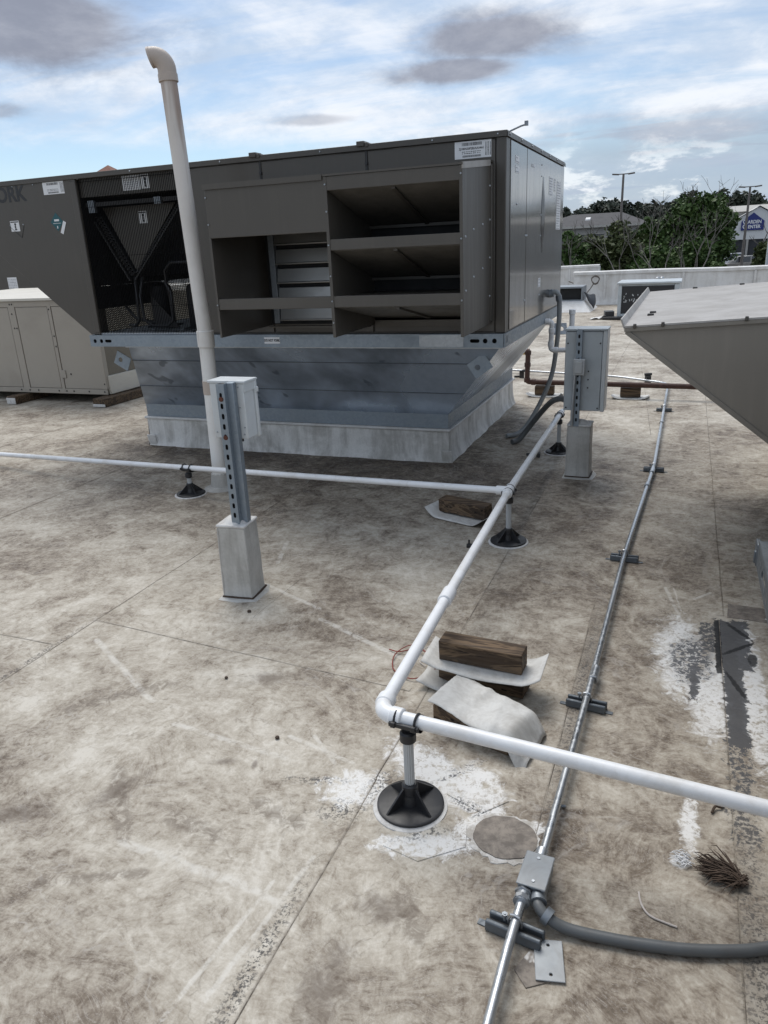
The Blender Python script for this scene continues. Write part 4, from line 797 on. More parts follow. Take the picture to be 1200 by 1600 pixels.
te = obj('tee', B().tube([T0 - D1 * .055, T0 + D1 * .055], rp + .0055, 24).tube([T0, T0 + D3 * .075], rp + .005, 24), M['pvc'], CL)
ring_band(te, T0 - D1 * .062, D1, .022, rp + .008, 'socket'); ring_band(te, T0 + D1 * .04, D1, .022, rp + .008, 'socket')
ring_band(CL, F0 - D1 * .12, D1, .07, rp + .005)
def pipe_support(c, ztop, pdir, label, tilt=0):
    x, y = c; t = thing('pipe_support', label, 'pipe support', (x, y, 0), 'pipe stands'); pdir = Vector((pdir[0], pdir[1], 0)).normalized(); side = Vector((-pdir.y, pdir.x, 0))
    obj('sealant_ring', B().lathe([(.121, 0), (.120, .003), (.106, .005)], (x, y - .004, .0008), 36), M['caulk'], t)
    bs = obj('base_disc', B().lathe([(.107, .004), (.109, .006), (.108, .013), (.102, .016), (.034, .018), (.028, .050), (.022, .052)], (x, y, .0006), 40), M['black_plastic'], t)
    for k in range(4):
        a = math.pi / 4 + k * math.pi / 2 + .25; dv = Vector((math.cos(a), math.sin(a), 0)); n = Vector((-dv.y, dv.x, 0)) * .003; c0 = Vector((x, y, 0))
        prof = [(.024, .015), (.100, .015), (.095, .022), (.030, .078), (.024, .078)]
        obj('gusset', B().hull([c0 + dv * r0 + Vector((0, 0, z0)) - n for r0, z0 in prof], [c0 + dv * r0 + Vector((0, 0, z0)) + n for r0, z0 in prof]), M['black_plastic'], bs, smooth=False)
    obj('hub', B().lathe([(.027, .017), (.026, .085), (.021, .09)], (x, y, 0), 20), M['black_plastic'], bs)
    top = ztop - rp - .045; N = 14; pr = []
    b = B(); b.add([(x + (.0165 if k % 2 else .0145) * math.cos(2 * math.pi * k / 28), y + (.0165 if k % 2 else .0145) * math.sin(2 * math.pi * k / 28), z) for z in (.03, top + .02) for k in range(28)], [(k, (k + 1) % 28, 28 + (k + 1) % 28, 28 + k) for k in range(28)]); obj('post', b, M['light_box'], t, smooth=False)
    hd = obj('clamp_head', B().lathe([(.018, top - .012), (.026, top - .006), (.026, top + .022), (.020, top + .028)], (x, y, 0), 20), M['black_plastic'], t)
    c0 = Vector((x, y, 0))
    sd_ = B(); L = .052
    for s in (-1, 1):
        p0 = c0 + pdir * (s * .034) + Vector((0, 0, ztop)); pts = [p0 + side * ((rp + .004) * math.cos(q)) + Vector((0, 0, (rp + .004) * math.sin(q))) for q in np.linspace(0, 2 * math.pi, 19)]
        obj('strap', B().tube(pts, .0042, 8, False), M['black_plastic'], hd)
        for e in (-1, 1): obj('lug', B().obox(p0 + side * e * (rp + .010) + Vector((0, 0, -.004 if e > 0 else -.004)), (.016, .014, .018), math.atan2(pdir.y, pdir.x)), M['black_plastic'], hd, bevel=.002)
    sh = B()
    for rr_ in (rp + .0012, rp + .006): sh.grid(lambda u, v, rr_=rr_: tuple(c0 + pdir * (.10 * (u - .5)) + side * (rr_ * math.cos(math.pi * (1 + v))) + Vector((0, 0, ztop + rr_ * math.sin(math.pi * (1 + v)) - .002))), 2, 12)
    obj('saddle', sh, M['black_plastic'], hd)
    for e in (-1, 1): obj('saddle_rib', B().obox(c0 + side * e * (rp + .007) + Vector((0, 0, ztop - .006)), (.10, .010, .014), math.atan2(pdir.y, pdir.x)), M['black_plastic'], hd, bevel=.002)
    return t
p1 = E0 + D2 * .098; pipe_support((p1.x, p1.y - .004), zp, D2, 'black round-based pipe stand in the foreground, beside the pipe corner')
p2 = T0 + D1 * .005; pipe_support((p2.x, p2.y), zp, D1, 'black round-based pipe stand under the tee, near the loose timber')
bq = T0 + D3 * 2.555; pipe_support((bq.x, bq.y), bq.z, D3, 'short black pipe stand under the left branch, beside the tall vent pipe')
p4 = Vector((-.912, 6.24, zp)); pipe_support((p4.x, p4.y), zp, D1, 'farthest black pipe stand, left of the big grey electrical box')

# --- membrane-wrapped pedestals with strut posts and electrical boxes
def pedestal(cx, cy, w0, w1, h, rz, label, seed):
    t = thing('pedestal', label, 'pedestal', (cx, cy, 0), 'membrane-wrapped pedestals'); r = random.Random(seed)
    def ring(wd, z, j): return [Vector((cx, cy, z)) + Matrix.Rotation(rz, 3, 'Z') @ Vector((sx * wd / 2 + r.uniform(-j, j), sy * wd / 2 + r.uniform(-j, j), 0)) for sx, sy in ((-1, -1), (1, -1), (1, 1), (-1, 1))]
    b = B(); zs_ = [0, .02, .10, .20, .30, h]; rings = [ring(w0 + (w1 - w0) * z / h + (.012 if z == 0 else 0), z, .002) for z in zs_]
    b.v = [tuple(v) for q in rings for v in q]; b.f = [(k * 4 + s, k * 4 + (s + 1) % 4, k * 4 + 4 + (s + 1) % 4, k * 4 + 4 + s) for k in range(len(zs_) - 1) for s in range(4)] + [tuple(len(zs_) * 4 - 4 + s for s in range(4))]
    obj('wrap', b, M['flashing'], t, bevel=.010)
    for sx in (-1, 1):
        pts = [Vector((cx, cy, z)) + Matrix.Rotation(rz, 3, 'Z') @ Vector((sx * (w0 + (w1 - w0) * z / h) / 2 - sx * .004, -(w0 + (w1 - w0) * z / h) / 2 + .002, 0)) for z in (.01, .1, .2, .3, h - .01)]
        obj('corner_weld', B().tube(pts, .005, 6), M['flashing'], t)
    tp = obj('top_cap', B().obox((cx, cy, h + .004), (w1 + .008, w1 + .008, .016), rz), M['caulk'], t, bevel=.007)
    obj('sealant', B().lathe([(.07, 0), (.06, .01), (.03, .022), (.01, .026)], (cx, cy, h + .010), 12), M['caulk'], tp)
    q = Matrix.Rotation(rz, 3, 'Z'); foot = [Vector((cx, cy, 0)) + q @ Vector(v) for v in ((-.62 * w0, -.72 * w0, 0), (.1 * w0, -.80 * w0, 0), (.70 * w0, -.62 * w0, 0), (.78 * w0, .2 * w0, 0), (.6 * w0, .7 * w0, 0), (-.65 * w0, .65 * w0, 0))]
    obj('base_flap', B().hull([v + Vector((0, 0, .0005)) for v in foot], [v + (Vector((cx, cy, 0)) - v) * .12 + Vector((0, 0, .0075)) for v in foot]), M['flashing'], t, smooth=False)
    obj('foot_sealant', B().tube([Vector((cx, cy, .008)) + q @ Vector((sx * w0 * .515, sy * w0 * .515, 0)) for sx, sy in ((-1, -1), (0, -1.03), (1, -1), (1.03, 0), (1, 1))], .008, 6), M['fibre'], t)
    return t
def strut(cx, cy, z0, z1, rz, label, name='strut_post', pitch=.051):
    t = thing(name, label, 'post', (cx, cy, z0), 'slotted strut posts'); M4 = Matrix.Translation((cx, cy, 0)) @ Matrix.Rotation(rz, 4, 'Z'); holes = []; z = z0 + .05
    while z < z1 - .03: holes.append(slot(0, z, .007, .0072, True, 6)); z += pitch
    FR = M4 @ Matrix(((1, 0, 0, 0), (0, 0, 1, -.0205), (0, 1, 0, 0), (0, 0, 0, 1)))
    b = B().plate(rect(-.0205, .0205, z0, z1), holes, FR, .003)
    for s in (-1, 1):
        q = B().box(min(s * .0205, s * .0178), max(s * .0205, s * .0178), -.0175, .0205, z0, z1).box(min(s * .0178, s * .011), max(s * .0178, s * .011), .0178, .0205, z0, z1); b.add([M4 @ Vector(p) for p in q.v], q.f)
    obj('channel', b, M['rail'], t, smooth=False); obj('backing', B().obox((cx, cy, (z0 + z1) / 2), (.03, .012, z1 - z0 - .002), rz), M['black'], t)
    return t, M4
# left one
PL = (-2.078, 3.062)
pedestal(*PL, .165, .155, .400, R(6), 'pale grey pedestal with peeling foot, standing alone at centre left', 3)
sl, ML = strut(-2.052, 3.03, .41, 1.128, R(8), 'slotted galvanised post with rusty bolts on the centre-left pedestal')
for z in (1.055, .865): obj('bolt', B().cyl(ML @ Vector((0, -.0206, z)), ML @ Vector((0, -.026, z)), .0125, 12, .010), M['rust_spot'], sl)
obj('channel_back', B().obox((-2.025, 3.068, .77), (.041, .041, .715), R(8)), M['rail'], sl, bevel=.002)
DB = thing('disconnect_box', 'small white electrical disconnect box behind the centre-left slotted post', 'electrical box', (-2.07, 3.15, .845))
obj('case', B().box(-2.165, -1.972, 3.092, 3.185, .842, 1.118), M['white_paint'], DB, bevel=.004); cov = obj('cover', B().box(-2.170, -1.962, 3.186, 3.206, .836, 1.125), M['white_paint'], DB, bevel=.004)
obj('rain_hood', B().box(-2.172, -1.960, 3.086, 3.21, 1.119, 1.131).box(-1.9715, -1.966, 3.092, 3.20, 1.075, 1.1185), M['white_paint'], DB, bevel=.002); obj('hasp', B().box(-1.9715, -1.955, 3.188, 3.206, 1.06, 1.085), M['white_paint'], cov, bevel=.002)
obj('knockout', B().cyl((-2.03, 3.12, .842), (-2.03, 3.12, .822), .012, 10), M['black_plastic'], DB)
screw([(-1.99, .865), (-1.985, .90), (-2.0, 1.0), (-2.15, .87), (-2.0, 1.10)], DB, y=3.092, r=.004)
# right one
PR = (-.665, 5.615)
pedestal(*PR, .175, .168, .400, R(-1), 'pale grey pedestal under the big grey electrical box, right of centre', 6)
sr, MR = strut(-.688, 5.545, .40, 1.10, R(0), 'slotted galvanised post in front of the big grey electrical box', pitch=.055)
EB = thing('electrical_enclosure', 'tall pale grey electrical enclosure on the right-hand pedestal post', 'electrical box', (-.64, 5.66, .51))
obj('case', B().box(-.79, -.53, 5.575, 5.74, .508, 1.085), M['grey_paint'], EB, bevel=.006); obj('door', B().box(-.528, -.497, 5.57, 5.745, .505, 1.088), M['white_paint'], EB, bevel=.005); obj('top_flange', B().box(-.795, -.495, 5.565, 5.75, 1.0885, 1.104), M['grey_paint'], EB, bevel=.004)
screw([(-.772, .53), (-.545, .53), (-.772, 1.0), (-.545, 1.0), (-.62, .80), (-.62, .74), (-.62, .68)], EB, y=5.573, r=.006, mt='dark_interior')
obj('side_tray', B().box(-.794, -.7905, 5.60, 5.72, .60, 1.03), M['grey_paint'], EB)
sb_ = thing('switch_box', 'small light grey outdoor box clipped to the right-hand slotted post', 'electrical box', (-.675, 5.50, .78))
obj('case', B().box(-.718, -.636, 5.475, 5.522, .785, .900), M['light_box'], sb_, bevel=.006); obj('cover', B().box(-.706, -.652, 5.466, 5.4745, .80, .885), M['light_box'], sb_, bevel=.004)
obj('conduit', B().tube([(-.705, 5.50, .785), (-.712, 5.505, .62), (-.716, 5.51, .50), (-.716, 5.52, .41)], .011, 10), M['galv'], sb_)
# white standpipe by the enclosure, the trap from the unit and its conduits
TP = thing('condensate_trap', 'white plastic condensate trap on the brown unit end, left of the electrical box', 'pipe', (-1.05, 6.6, .8)); rt_ = .021
obj('pipe', B().tube(path([(-1.13, 6.60, 1.055), (-1.055, 6.60, 1.055), (-1.065, 6.62, .812), (-.86, 6.62, .812), (-.86, 6.40, .81), (-.862, 6.40, 1.165)], .03, 5), rt_, 16), M['pvc'], TP)
for a, d in (((-1.115, 6.60, 1.055), (1, 0, 0)), ((-1.058, 6.603, 1.0), (0, 0, -1)), ((-1.064, 6.618, .885), (0, 0, -1)), ((-1.045, 6.62, .812), (1, 0, 0)), ((-.90, 6.62, .812), (1, 0, 0)), ((-.862, 6.40, 1.13), (0, 0, 1))): ring_band(TP, a, d, .04, rt_ + .005, 'socket')
FX = thing('flexible_conduit', 'pale grey flexible conduit dropping from the brown unit end to the roof', 'conduit', (-1.1, 6.8, 0))
def smooth_path(pts, n=6):
    P_ = [Vector(p) for p in pts]; out = []
    for i in range(len(P_) - 1):
        p0 = P_[max(0, i - 1)]; p1 = P_[i]; p2 = P_[i + 1]; p3 = P_[min(len(P_) - 1, i + 2)]
        for k in range(n):
            t = k / n; out.append(.5 * ((2 * p1) + (p2 - p0) * t + (2 * p0 - 5 * p1 + 4 * p2 - p3) * t * t + (3 * p1 - p0 - 3 * p2 + p3) * t ** 3))
    return out + [P_[-1]]
obj('conduit', B().tube(smooth_path([(-1.12, 6.80, 1.27), (-1.06, 6.80, 1.285), (-1.035, 6.82, 1.22), (-1.037, 6.86, 1.04), (-1.06, 6.90, .785), (-1.095, 6.92, .55), (-1.17, 6.88, .33), (-1.28, 6.80, .11), (-1.36, 6.72, .03), (-1.45, 6.64, .022)]), .0215, 14), M['flex_pale'], FX); obj('fitting', B().tube([(-1.12, 6.80, 1.27), (-1.085, 6.80, 1.28)], .034, 14).tube([(-1.042, 6.815, 1.255), (-1.035, 6.82, 1.21)], .027, 14), M['galv_dark'], FX)
FX2 = thing('flexible_conduit', 'dark grey flexible conduit curving from the enclosure bottom down to the roof', 'conduit', (-1.1, 6.4, 0))
obj('conduit', B().tube(smooth_path([(-.78, 5.66, .57), (-.86, 5.85, .54), (-.98, 6.2, .44), (-1.10, 6.42, .30), (-1.22, 6.50, .14), (-1.30, 6.48, .035), (-1.35, 6.42, .024)]), .024, 14), M['flex'], FX2)

# --- rusty gas line on blocks
GP = thing('gas_pipe', 'rust-brown gas pipe crossing the roof behind the enclosure and under the right hood', 'pipe', (-.5, 8.7, .15))
obj('pipe', B().tube(path([(-1.80, 8.75, .50), (-1.665, 8.75, .505), (-1.672, 8.75, .155), (.9, 8.66, .145)], .035, 5), .030, 14), M['rust'], GP)
for a, d in (((-1.70, 8.75, .505), (1, 0, 0)), ((-1.6705, 8.75, .20), (0, 0, -1)), ((-1.666, 8.75, .47), (0, 0, 1)), ((-1.62, 8.75, .154), (1, 0, 0)), ((-1.669, 8.75, .33), (0, 0, 1))): ring_band(GP, a, d, .05, .037, 'fitting', 'rust', 14)
obj('union', B().tube([(-1.79, 8.75, .50), (-1.70, 8.75, .504)], .034, 8), M['brass'], GP)
for k, (xx, lab) in enumerate(((-1.46, 'dark timber block under the gas pipe, left of the electrical enclosure'), (-.50, 'dark timber block under the gas pipe, right of the electrical enclosure'))):
    t = thing('timber_block', lab, 'timber block', (xx, 8.74, 0), 'gas pipe blocks'); obj('timber', B().obox((xx, 8.74, .066), (.22, .10, .10), R(2)), M['wood'], t, bevel=.006); obj('pad', B().grid(lambda u, v: (xx - .2 + .4 * u, 8.60 + .26 * v, .006 + .035 * (abs(u - .5) * 2) ** 4 * (1 if v < .5 else .3)), 10, 5), M['pad'], t)

# --- EMT conduit across the roof with junction box
zc = .046; rc = .0128
CO = thing('steel_conduit', 'straight galvanised steel conduit running away along the roof on strut blocks', 'conduit', (-.2, 5, 0))
far_pts = path([(-.252, 1.70, zc), (-.230, 2.534, zc), (-.204, 4.019, zc), (-.126, 5.83, zc), (-.121, 8.06, zc), (-.119, 9.45, zc), (-.75, 9.88, zc), (-3.2, 10.55, zc)], .16, 4)
obj('tube', B().tube(far_pts, rc, 14), M['emt'], CO); obj('tube', B().tube([(-.2765, 1.515, .050), (-.282, 1.36, zc), (-.283, .4, zc)], rc, 14), M['emt'], CO)
for (x, y, x2, y2) in ((-.2215, 2.66, -.2185, 2.76), (-.133, 5.62, -.129, 5.74), (-.151, 5.28, -.147, 5.36), (-.1215, 7.3, -.121, 7.4)):
    c_b = ring_band(CO, (x, y, zc), (x2 - x, y2 - y, 0), math.hypot(x2 - x, y2 - y), rc + .004, 'coupling', 'emt', 14); ring_band(c_b, (x, y, zc), (x2 - x, y2 - y, 0), .014, rc + .008, 'nut', 'emt', 8)
def strut_block(x, y, ang, label, L=.150):
    t = thing('strut_block', label, 'conduit support', (x, y, 0), 'strut blocks under the conduit'); M4 = Matrix.Translation((x, y, 0)) @ Matrix.Rotation(ang, 4, 'Z')
    def part(nm, q, m_, bv=0): q.v = [tuple(M4 @ Vector(p)) for p in q.v]; return obj(nm, q, M[m_], t, bevel=bv)
    for s in (-1, 1): part('channel_side', B().hull([(-L / 2, s * .026, .002), (L / 2, s * .026, .002), (L / 2, s * .008, .002), (-L / 2, s * .008, .002)], [(-L / 2, s * .022, .032), (L / 2, s * .022, .032), (L / 2, s * .009, .032), (-L / 2, s * .009, .032)]), 'block', .004)
    part('channel_web', B().box(-L / 2 + .004, L / 2 - .004, -.010, .010, .003, .016), 'dark_interior'); part('foot_strip', B().box(-L / 2 - .025, L / 2 + .025, -.014, .004, .0008, .003), 'block')
    part('strap', B().tube([(-.017, 0, .030), (-.018, 0, zc), (-.011, 0, zc + .0165), (0, 0, zc + .020), (.011, 0, zc + .0165), (.018, 0, zc), (.017, 0, .030)], .0035, 6), 'emt'); part('strap_bolt', B().cyl((-.028, 0, .036), (-.028, 0, .060), .004, 6).cyl((-.028, 0, .050), (-.028, 0, .058), .008, 6), 'galv_dark')
for x, y, a, lab in ((-.281, 1.452, R(-8), 'strut block nearest the viewer, just below the conduit box'), (-.2305, 2.534, R(-5), 'strut block under the conduit, right of the timber offcuts'), (-.204, 4.019, R(-2), 'strut block under the conduit, third from the viewer'), (-.126, 5.83, 0, 'strut block under the conduit, right of the grey pedestal'), (-.121, 8.06, 0, 'farthest strut block, in front of the gas pipe')):
    strut_block(x, y, a, lab)
JB = thing('junction_box', 'grey metal conduit junction box with screwed cover in the foreground', 'junction box', (-.256, 1.605, .02)); jr = R(-3)
obj('case', B().obox((-.256, 1.606, .046), (.074, .116, .052), jr), M['galv_dark'], JB, bevel=.004); cv = obj('cover', B().obox((-.256, 1.606, .0755), (.080, .124, .005), jr), M['cover_grey'], JB, bevel=.003)
for yy in (1.565, 1.648): obj('screw', B().cyl((-.256, yy, .0780), (-.256, yy, .0800), .0045, 10), M['galv'], cv)
cn = obj('connector', B().cyl((-.2755, 1.548, .050), (-.277, 1.505, .053), .0195, 14), M['emt'], JB); obj('nut', B().cyl((-.2755, 1.546, .050), (-.276, 1.536, .051), .025, 6).cyl((-.2765, 1.522, .052), (-.277, 1.508, .053), .023, 8), M['emt'], cn); obj('connector', B().cyl((-.255, 1.664, .054), (-.253, 1.70, .057), .019, 12), M['emt'], JB)
FX3 = thing('flexible_conduit', 'dark grey flexible conduit curving from the foreground junction box to the right edge', 'conduit', (0, 1.55, 0))
obj('conduit', B().tube(smooth_path([(-.238, 1.545, .048), (-.232, 1.518, .046), (-.205, 1.500, .036), (-.15, 1.496, .020), (-.037, 1.506, .016), (.06, 1.520, .016), (.145, 1.538, .016), (.235, 1.566, .0165), (.30, 1.592, .018), (.37, 1.632, .022), (.50, 1.73, .03)]), .0150, 14), M['flex'], FX3); obj('fitting', B().cyl((-.215, 1.505, .040), (-.198, 1.499, .034), .0235, 12), M['galv_dark'], FX3)
obj('fitting', B().cyl((-.239, 1.549, .048), (-.234, 1.527, .047), .0225, 12), M['galv_dark'], FX3)
CP = thing('cover_plate', 'loose blank grey cover plate lying on the roof beside the conduit', 'cover plate', (-.185, 1.40, 0)); Mp = Matrix.Translation((-.184, 1.402, .0045)) @ Matrix.Rotation(R(13), 4, 'Z')
obj('plate', B().plate(rect(-.036, .036, -.058, .058), [circ(0, .042, .0042, 8), circ(.002, -.040, .0042, 8)], Mp, .0035), M['cover_grey'], CP, bevel=.0015, smooth=False)
# --- timbers and membrane offcuts
def timber(c, size, rz, rx, label, name='timber_block', pad=None):
    t = thing(name, label, 'timber block', (c[0], c[1], 0), 'loose timber blocks'); obj('timber', B().obox(c, size, rz, rx), M['wood'], t, bevel=.004); return t
timber((-.647, 2.560, .156), (.345, .084, .088), R(-4), R(3), 'brown weathered timber block on top of the foreground pile of offcuts')
timber((-.645, 2.575, .048), (.36, .10, .085), R(-6), 0, 'dark lower timber block under the brown timber in the foreground pile')
timber((-.585, 2.270, .043), (.325, .14, .082), R(-19), 0, 'dark timber block under the draped white sheet')
timber((-1.255, 4.50, .065), (.36, .095, .088), R(-17), R(4), 'charred-looking timber block lying left of the pipe tee')
def sheet(name, label, fn, nu, nv, m_='pad'):
    o = obj(name, B().grid(fn, nu, nv), M[m_], ang=80); md = o.modifiers.new('thickness', 'SOLIDIFY'); md.thickness = .003; md.offset = 1; return tag(o, label, 'membrane sheet', 'membrane offcuts')
def pad_a(u, v):
    x = -.865 + .45 * u; y = 2.455 + .20 * v - .035 * (u - .5); e = max(0, abs(u - .5) * 2 - .74) / .26
    return (x - (.015 if u < .5 else -.02) * e, y, .110 - .006 * (1 - v) ** 3 + .035 * e ** 1.5 * (1.2 if u > .5 else .7) + .004 * (1 - v) ** 2 * math.sin(u * 9) - .006 * math.sin(u * math.pi) * (1 - v) ** 3)
sheet('membrane_sheet', 'pale curled membrane sheet directly under the brown foreground timber', pad_a, 26, 10)
def pad_a2(u, v):
    x = -.90 + .20 * u; y = 2.46 + .24 * v; e = 1 - u; return (x + .015 * math.sin(v * 4), y, .0045 + .075 * max(0, e - .35) ** 1.6)
sheet('membrane_sheet', 'curled membrane scrap at the left end of the foreground timber pile', pad_a2, 10, 10)
FLc, FRc, BRc, BLc = Vector((-.775, 2.235, 0)), Vector((-.385, 2.100, 0)), Vector((-.345, 2.325, 0)), Vector((-.725, 2.475, 0))
def drape(u, v):
    p = FLc.lerp(FRc, u).lerp(BLc.lerp(BRc, u), v); rr_ = random.Random(int(u * 997) * 31 + int(v * 991)); z = .0935 + .003 * math.sin(u * 9 + v * 4)
    z += .010 * max(0, 1 - abs(u - .27 - .12 * v) / .07) * (.3 + .7 * v)                 # stiff crease near the left end
    z += .007 * max(0, 1 - abs(u - .66 + .10 * v) / .05) * (1 - .5 * v)
    z -= .080 * min(1, max(0, (u - .80 - .06 * v) / .16)) ** 1.2                            # right end folded down over the block
    z -= .055 * min(1, max(0, (.15 - v) / .15)) * max(0, (u - .35) / .65) ** 1.4            # front edge hanging towards the right tip
    z += .016 * max(0, (.22 - u) / .22) * (1 - v) - .03 * max(0, (v - .85) / .15) * u
    return (p.x + rr_.uniform(-.001, .001), p.y + .008 * math.sin(u * 11) - .012 * max(0, (u - .8)) , z + rr_.uniform(-.0007, .0007))
sheet('membrane_sheet', 'dirty white membrane sheet draped over the front timber block', drape, 40, 22)
def pad_c(u, v):
    q = Vector((-.225 + .45 * u, -.12 + .24 * v, 0)); q.rotate(Matrix.Rotation(R(-19), 3, 'Z')); e = max(0, abs(u - .5) * 2 - .62) / .38
    return (-1.265 + q.x, 4.475 + q.y, .0085 + .06 * e ** 1.5 * (1 if u < .5 else .8))
sheet('membrane_sheet', 'pale membrane sheet curling up under the timber by the pipe tee', pad_c, 20, 8)

# ================================================================== UNITS AT THE RIGHT EDGE
RH = thing('rooftop_unit', 'taupe rooftop unit at right edge with large wedge-shaped hood pointing left', 'air conditioner', (1.6, 5.2, 0))
y0h, y1h = 3.5, 5.76
hp = [(-.239, 1.307), (.76, .552), (.76, 1.390), (-.24, 1.3285)]
obj('hood_side', B().prism(hp, 'y', y0h, y0h + .012), M['hood_warm'], RH, bevel=.002); obj('hood_side', B().prism(hp, 'y', y1h - .012, y1h), M['hood_warm'], RH)
tp_ = obj('hood_top', B().prism([(-.243, 1.3285), (.76, 1.3905), (.76, 1.398), (-.243, 1.336)], 'y', y0h - .012, y1h + .012), M['hood_top'], RH); obj('top_edge', B().prism([(-.243, 1.312), (.76, 1.3735), (.76, 1.389), (-.243, 1.3275)], 'y', y0h - .0125, y0h - .0015), M['hood_warm'], RH)
obj('front_lip', B().hull([(-.247, y0h - .012, 1.326), (-.239, y0h - .012, 1.326), (-.239, y1h + .012, 1.326), (-.247, y1h + .012, 1.326)], [(-.262, y0h - .012, 1.366), (-.256, y0h - .012, 1.366), (-.256, y1h + .012, 1.366), (-.262, y1h + .012, 1.366)]), M['hood_top'], RH)
obj('bottom_hem', B().prism([(-.239, 1.302), (.76, .547), (.76, .572), (-.239, 1.327)], 'y', y0h - .006, y0h - .001), M['hood_warm'], RH, bevel=.001)
obj('hood_bottom', B().prism([(-.236, 1.309), (.76, .556), (.76, .575), (-.236, 1.326)], 'y', y0h + .013, y1h - .013), M['dark_interior'], RH)
for xx in (-.20, -.085, .24, .5): obj('edge_screw', B().obox((xx, y0h - .016, 1.336 + (xx + .243) * .062 - .002), (.014, .012, .020)), M['taupe'], RH, bevel=.003)
for xx, yy in ((-.15, 4.05), (-.155, 3.92), (.05, y1h - .04), (.34, y1h - .05)): obj('rivet', B().obox((xx, yy, 1.339 + (xx + .243) * .062), (.03, .02, .012)), M['dark_interior'], tp_, bevel=.003)
obj('cabinet', B().box(.762, 2.9, 3.3, 7.5, .62, 1.46), M['taupe'], RH, bevel=.006); obj('base_rail', B().box(.75, 2.92, 3.28, 7.52, .53, .619), M['galv'], RH); obj('curb', B().box(.95, 2.7, 3.5, 7.3, 0, .529), M['curb'], RH)
RN = thing('rooftop_unit', 'galvanised base rail corner of a nearby unit cut off by the right edge', 'air conditioner', (1.3, 1.6, 0))
xr = .318
obj('base_rail', B().plate(rect(.2, 2.80, .548, .640), [slot(2.56, .594, .05, .016), circ(2.35, .594, .018)], SIDE(xr), .005).box(xr + .001, xr + .05, .2, 2.80, .641, .646), M['block'], RN, smooth=False)
obj('rail_inner', B().box(xr + .03, 2.3, .22, 2.78, .552, .640), M['black'], RN); obj('rail_bracket', B().box(xr - .004, xr + .012, 2.80, 2.87, .545, .63).box(xr - .010, xr + .008, 2.81, 2.83, .552, .60), M['block'], RN, bevel=.004)
obj('end_rail', B().box(xr + .006, 2.3, 2.79, 2.80, .548, .640), M['galv'], RN); obj('cabinet', B().box(xr + .052, 2.3, .25, 2.80, .647, 1.30), M['taupe'], RN, bevel=.005); obj('curb', B().box(xr + .25, 2.1, .4, 2.6, 0, .547), M['curb'], RN)
screw([(2.2, .594)], RN, x=xr - .006, r=.012, mt='rust_spot')

# ================================================================== FAR END OF THE ROOF
CU = thing('condensing_unit', 'grey box-shaped condensing unit with dark coil face in front of the parapet', 'air conditioner', (-.78, 18.3, 0))
obj('cabinet', B().box(-1.42, -.16, 17.83, 18.9, .06, .74), M['grey_paint'], CU, bevel=.01); obj('lid', B().box(-1.45, -.12, 17.76, 18.95, .741, .785), M['grey_paint'], CU, bevel=.01)
fc = obj('coil_face', B().box(-1.34, -.26, 17.815, 17.829, .12, .70), M['coil'], CU)
for a in ((-1.42, -1.345, 17.79, 17.829, .05, .735), (-.255, -.16, 17.79, 17.829, .05, .735), (-1.344, -.256, 17.79, 17.829, .05, .115)): obj('face_frame', B().box(*a), M['grey_paint'], CU, bevel=.006)
r = random.Random(9)
for k in range(60): xx, zz_ = r.uniform(-1.30, -.30), .40 + r.betavariate(2.2, 2) * .27 - .12; obj('peeling_fin', B().obox((xx, 17.811, zz_), (r.uniform(.010, .024), .004, r.uniform(.012, .05)), 0, 0, r.uniform(-.3, .3)), M['light_box'], fc)
obj('stand', B().box(-1.38, -1.30, 17.9, 18.9, 0, .059).box(-.3, -.22, 17.9, 18.9, 0, .059), M['black_plastic'], CU)
for xx in (-.70, -.60):
    t = thing('roof_vent', ('left' if xx < -.65 else 'right') + ' of two short metal vents above the far condensing unit', 'vent', (xx, 20.4, 0)); obj('stack', B().cyl((xx, 20.4, 0), (xx, 20.4, .70), .035, 14), M['emt'], t); obj('cap', B().lathe([(.045, .68), (.048, .70), (.048, .74), (.03, .76)], (xx, 20.4, 0), 16), M['emt'], t)
JK = thing('equipment_box', 'low black plastic box and rubble at the foot of the far condensing unit', 'box', (-1.62, 17.9, 0)); obj('box', B().obox((-1.60, 17.9, .09), (.20, .3, .17), .2), M['black_plastic'], JK, bevel=.01); obj('lid', B().obox((-1.50, 17.72, .035), (.42, .25, .06), -.1), M['black_plastic'], JK, bevel=.01)
t = sheet('membrane_sheet', 'crumpled pale scrap on the roof beside the far black box', lambda u, v: (-2.0 + .34 * u, 17.7 + .4 * v, .006 + .10 * abs(math.sin(u * 5 + v * 3)) * u * (1 - v * .5)), 10, 8, 'parapet')
CW = thing('roof_scupper', 'low grey metal hood with black opening at the far right end of the brown unit', 'roof vent', (-2.8, 20.3, 0))
obj('hood', B().box(-3.25, -2.46, 20.0, 20.8, .56, .60).box(-3.25, -3.22, 20.0, 20.8, .25, .559).box(-2.49, -2.46, 20.0, 20.8, .25, .559).box(-3.219, -2.491, 20.76, 20.8, .25, .559).box(-3.219, -2.491, 20.0, 20.8, .25, .28), M['galv_dark'], CW); obj('screen', B().box(-3.21, -2.50, 20.12, 20.14, .285, .555), M['black'], CW); obj('skirt', B().hull([(-3.6, 19.6, 0), (-2.2, 19.6, 0), (-2.2, 21.2, 0), (-3.6, 21.2, 0)], [(-3.3, 19.95, .249), (-2.42, 19.95, .249), (-2.42, 20.85, .249), (-3.3, 20.85, .249)]), M['parapet'], CW)
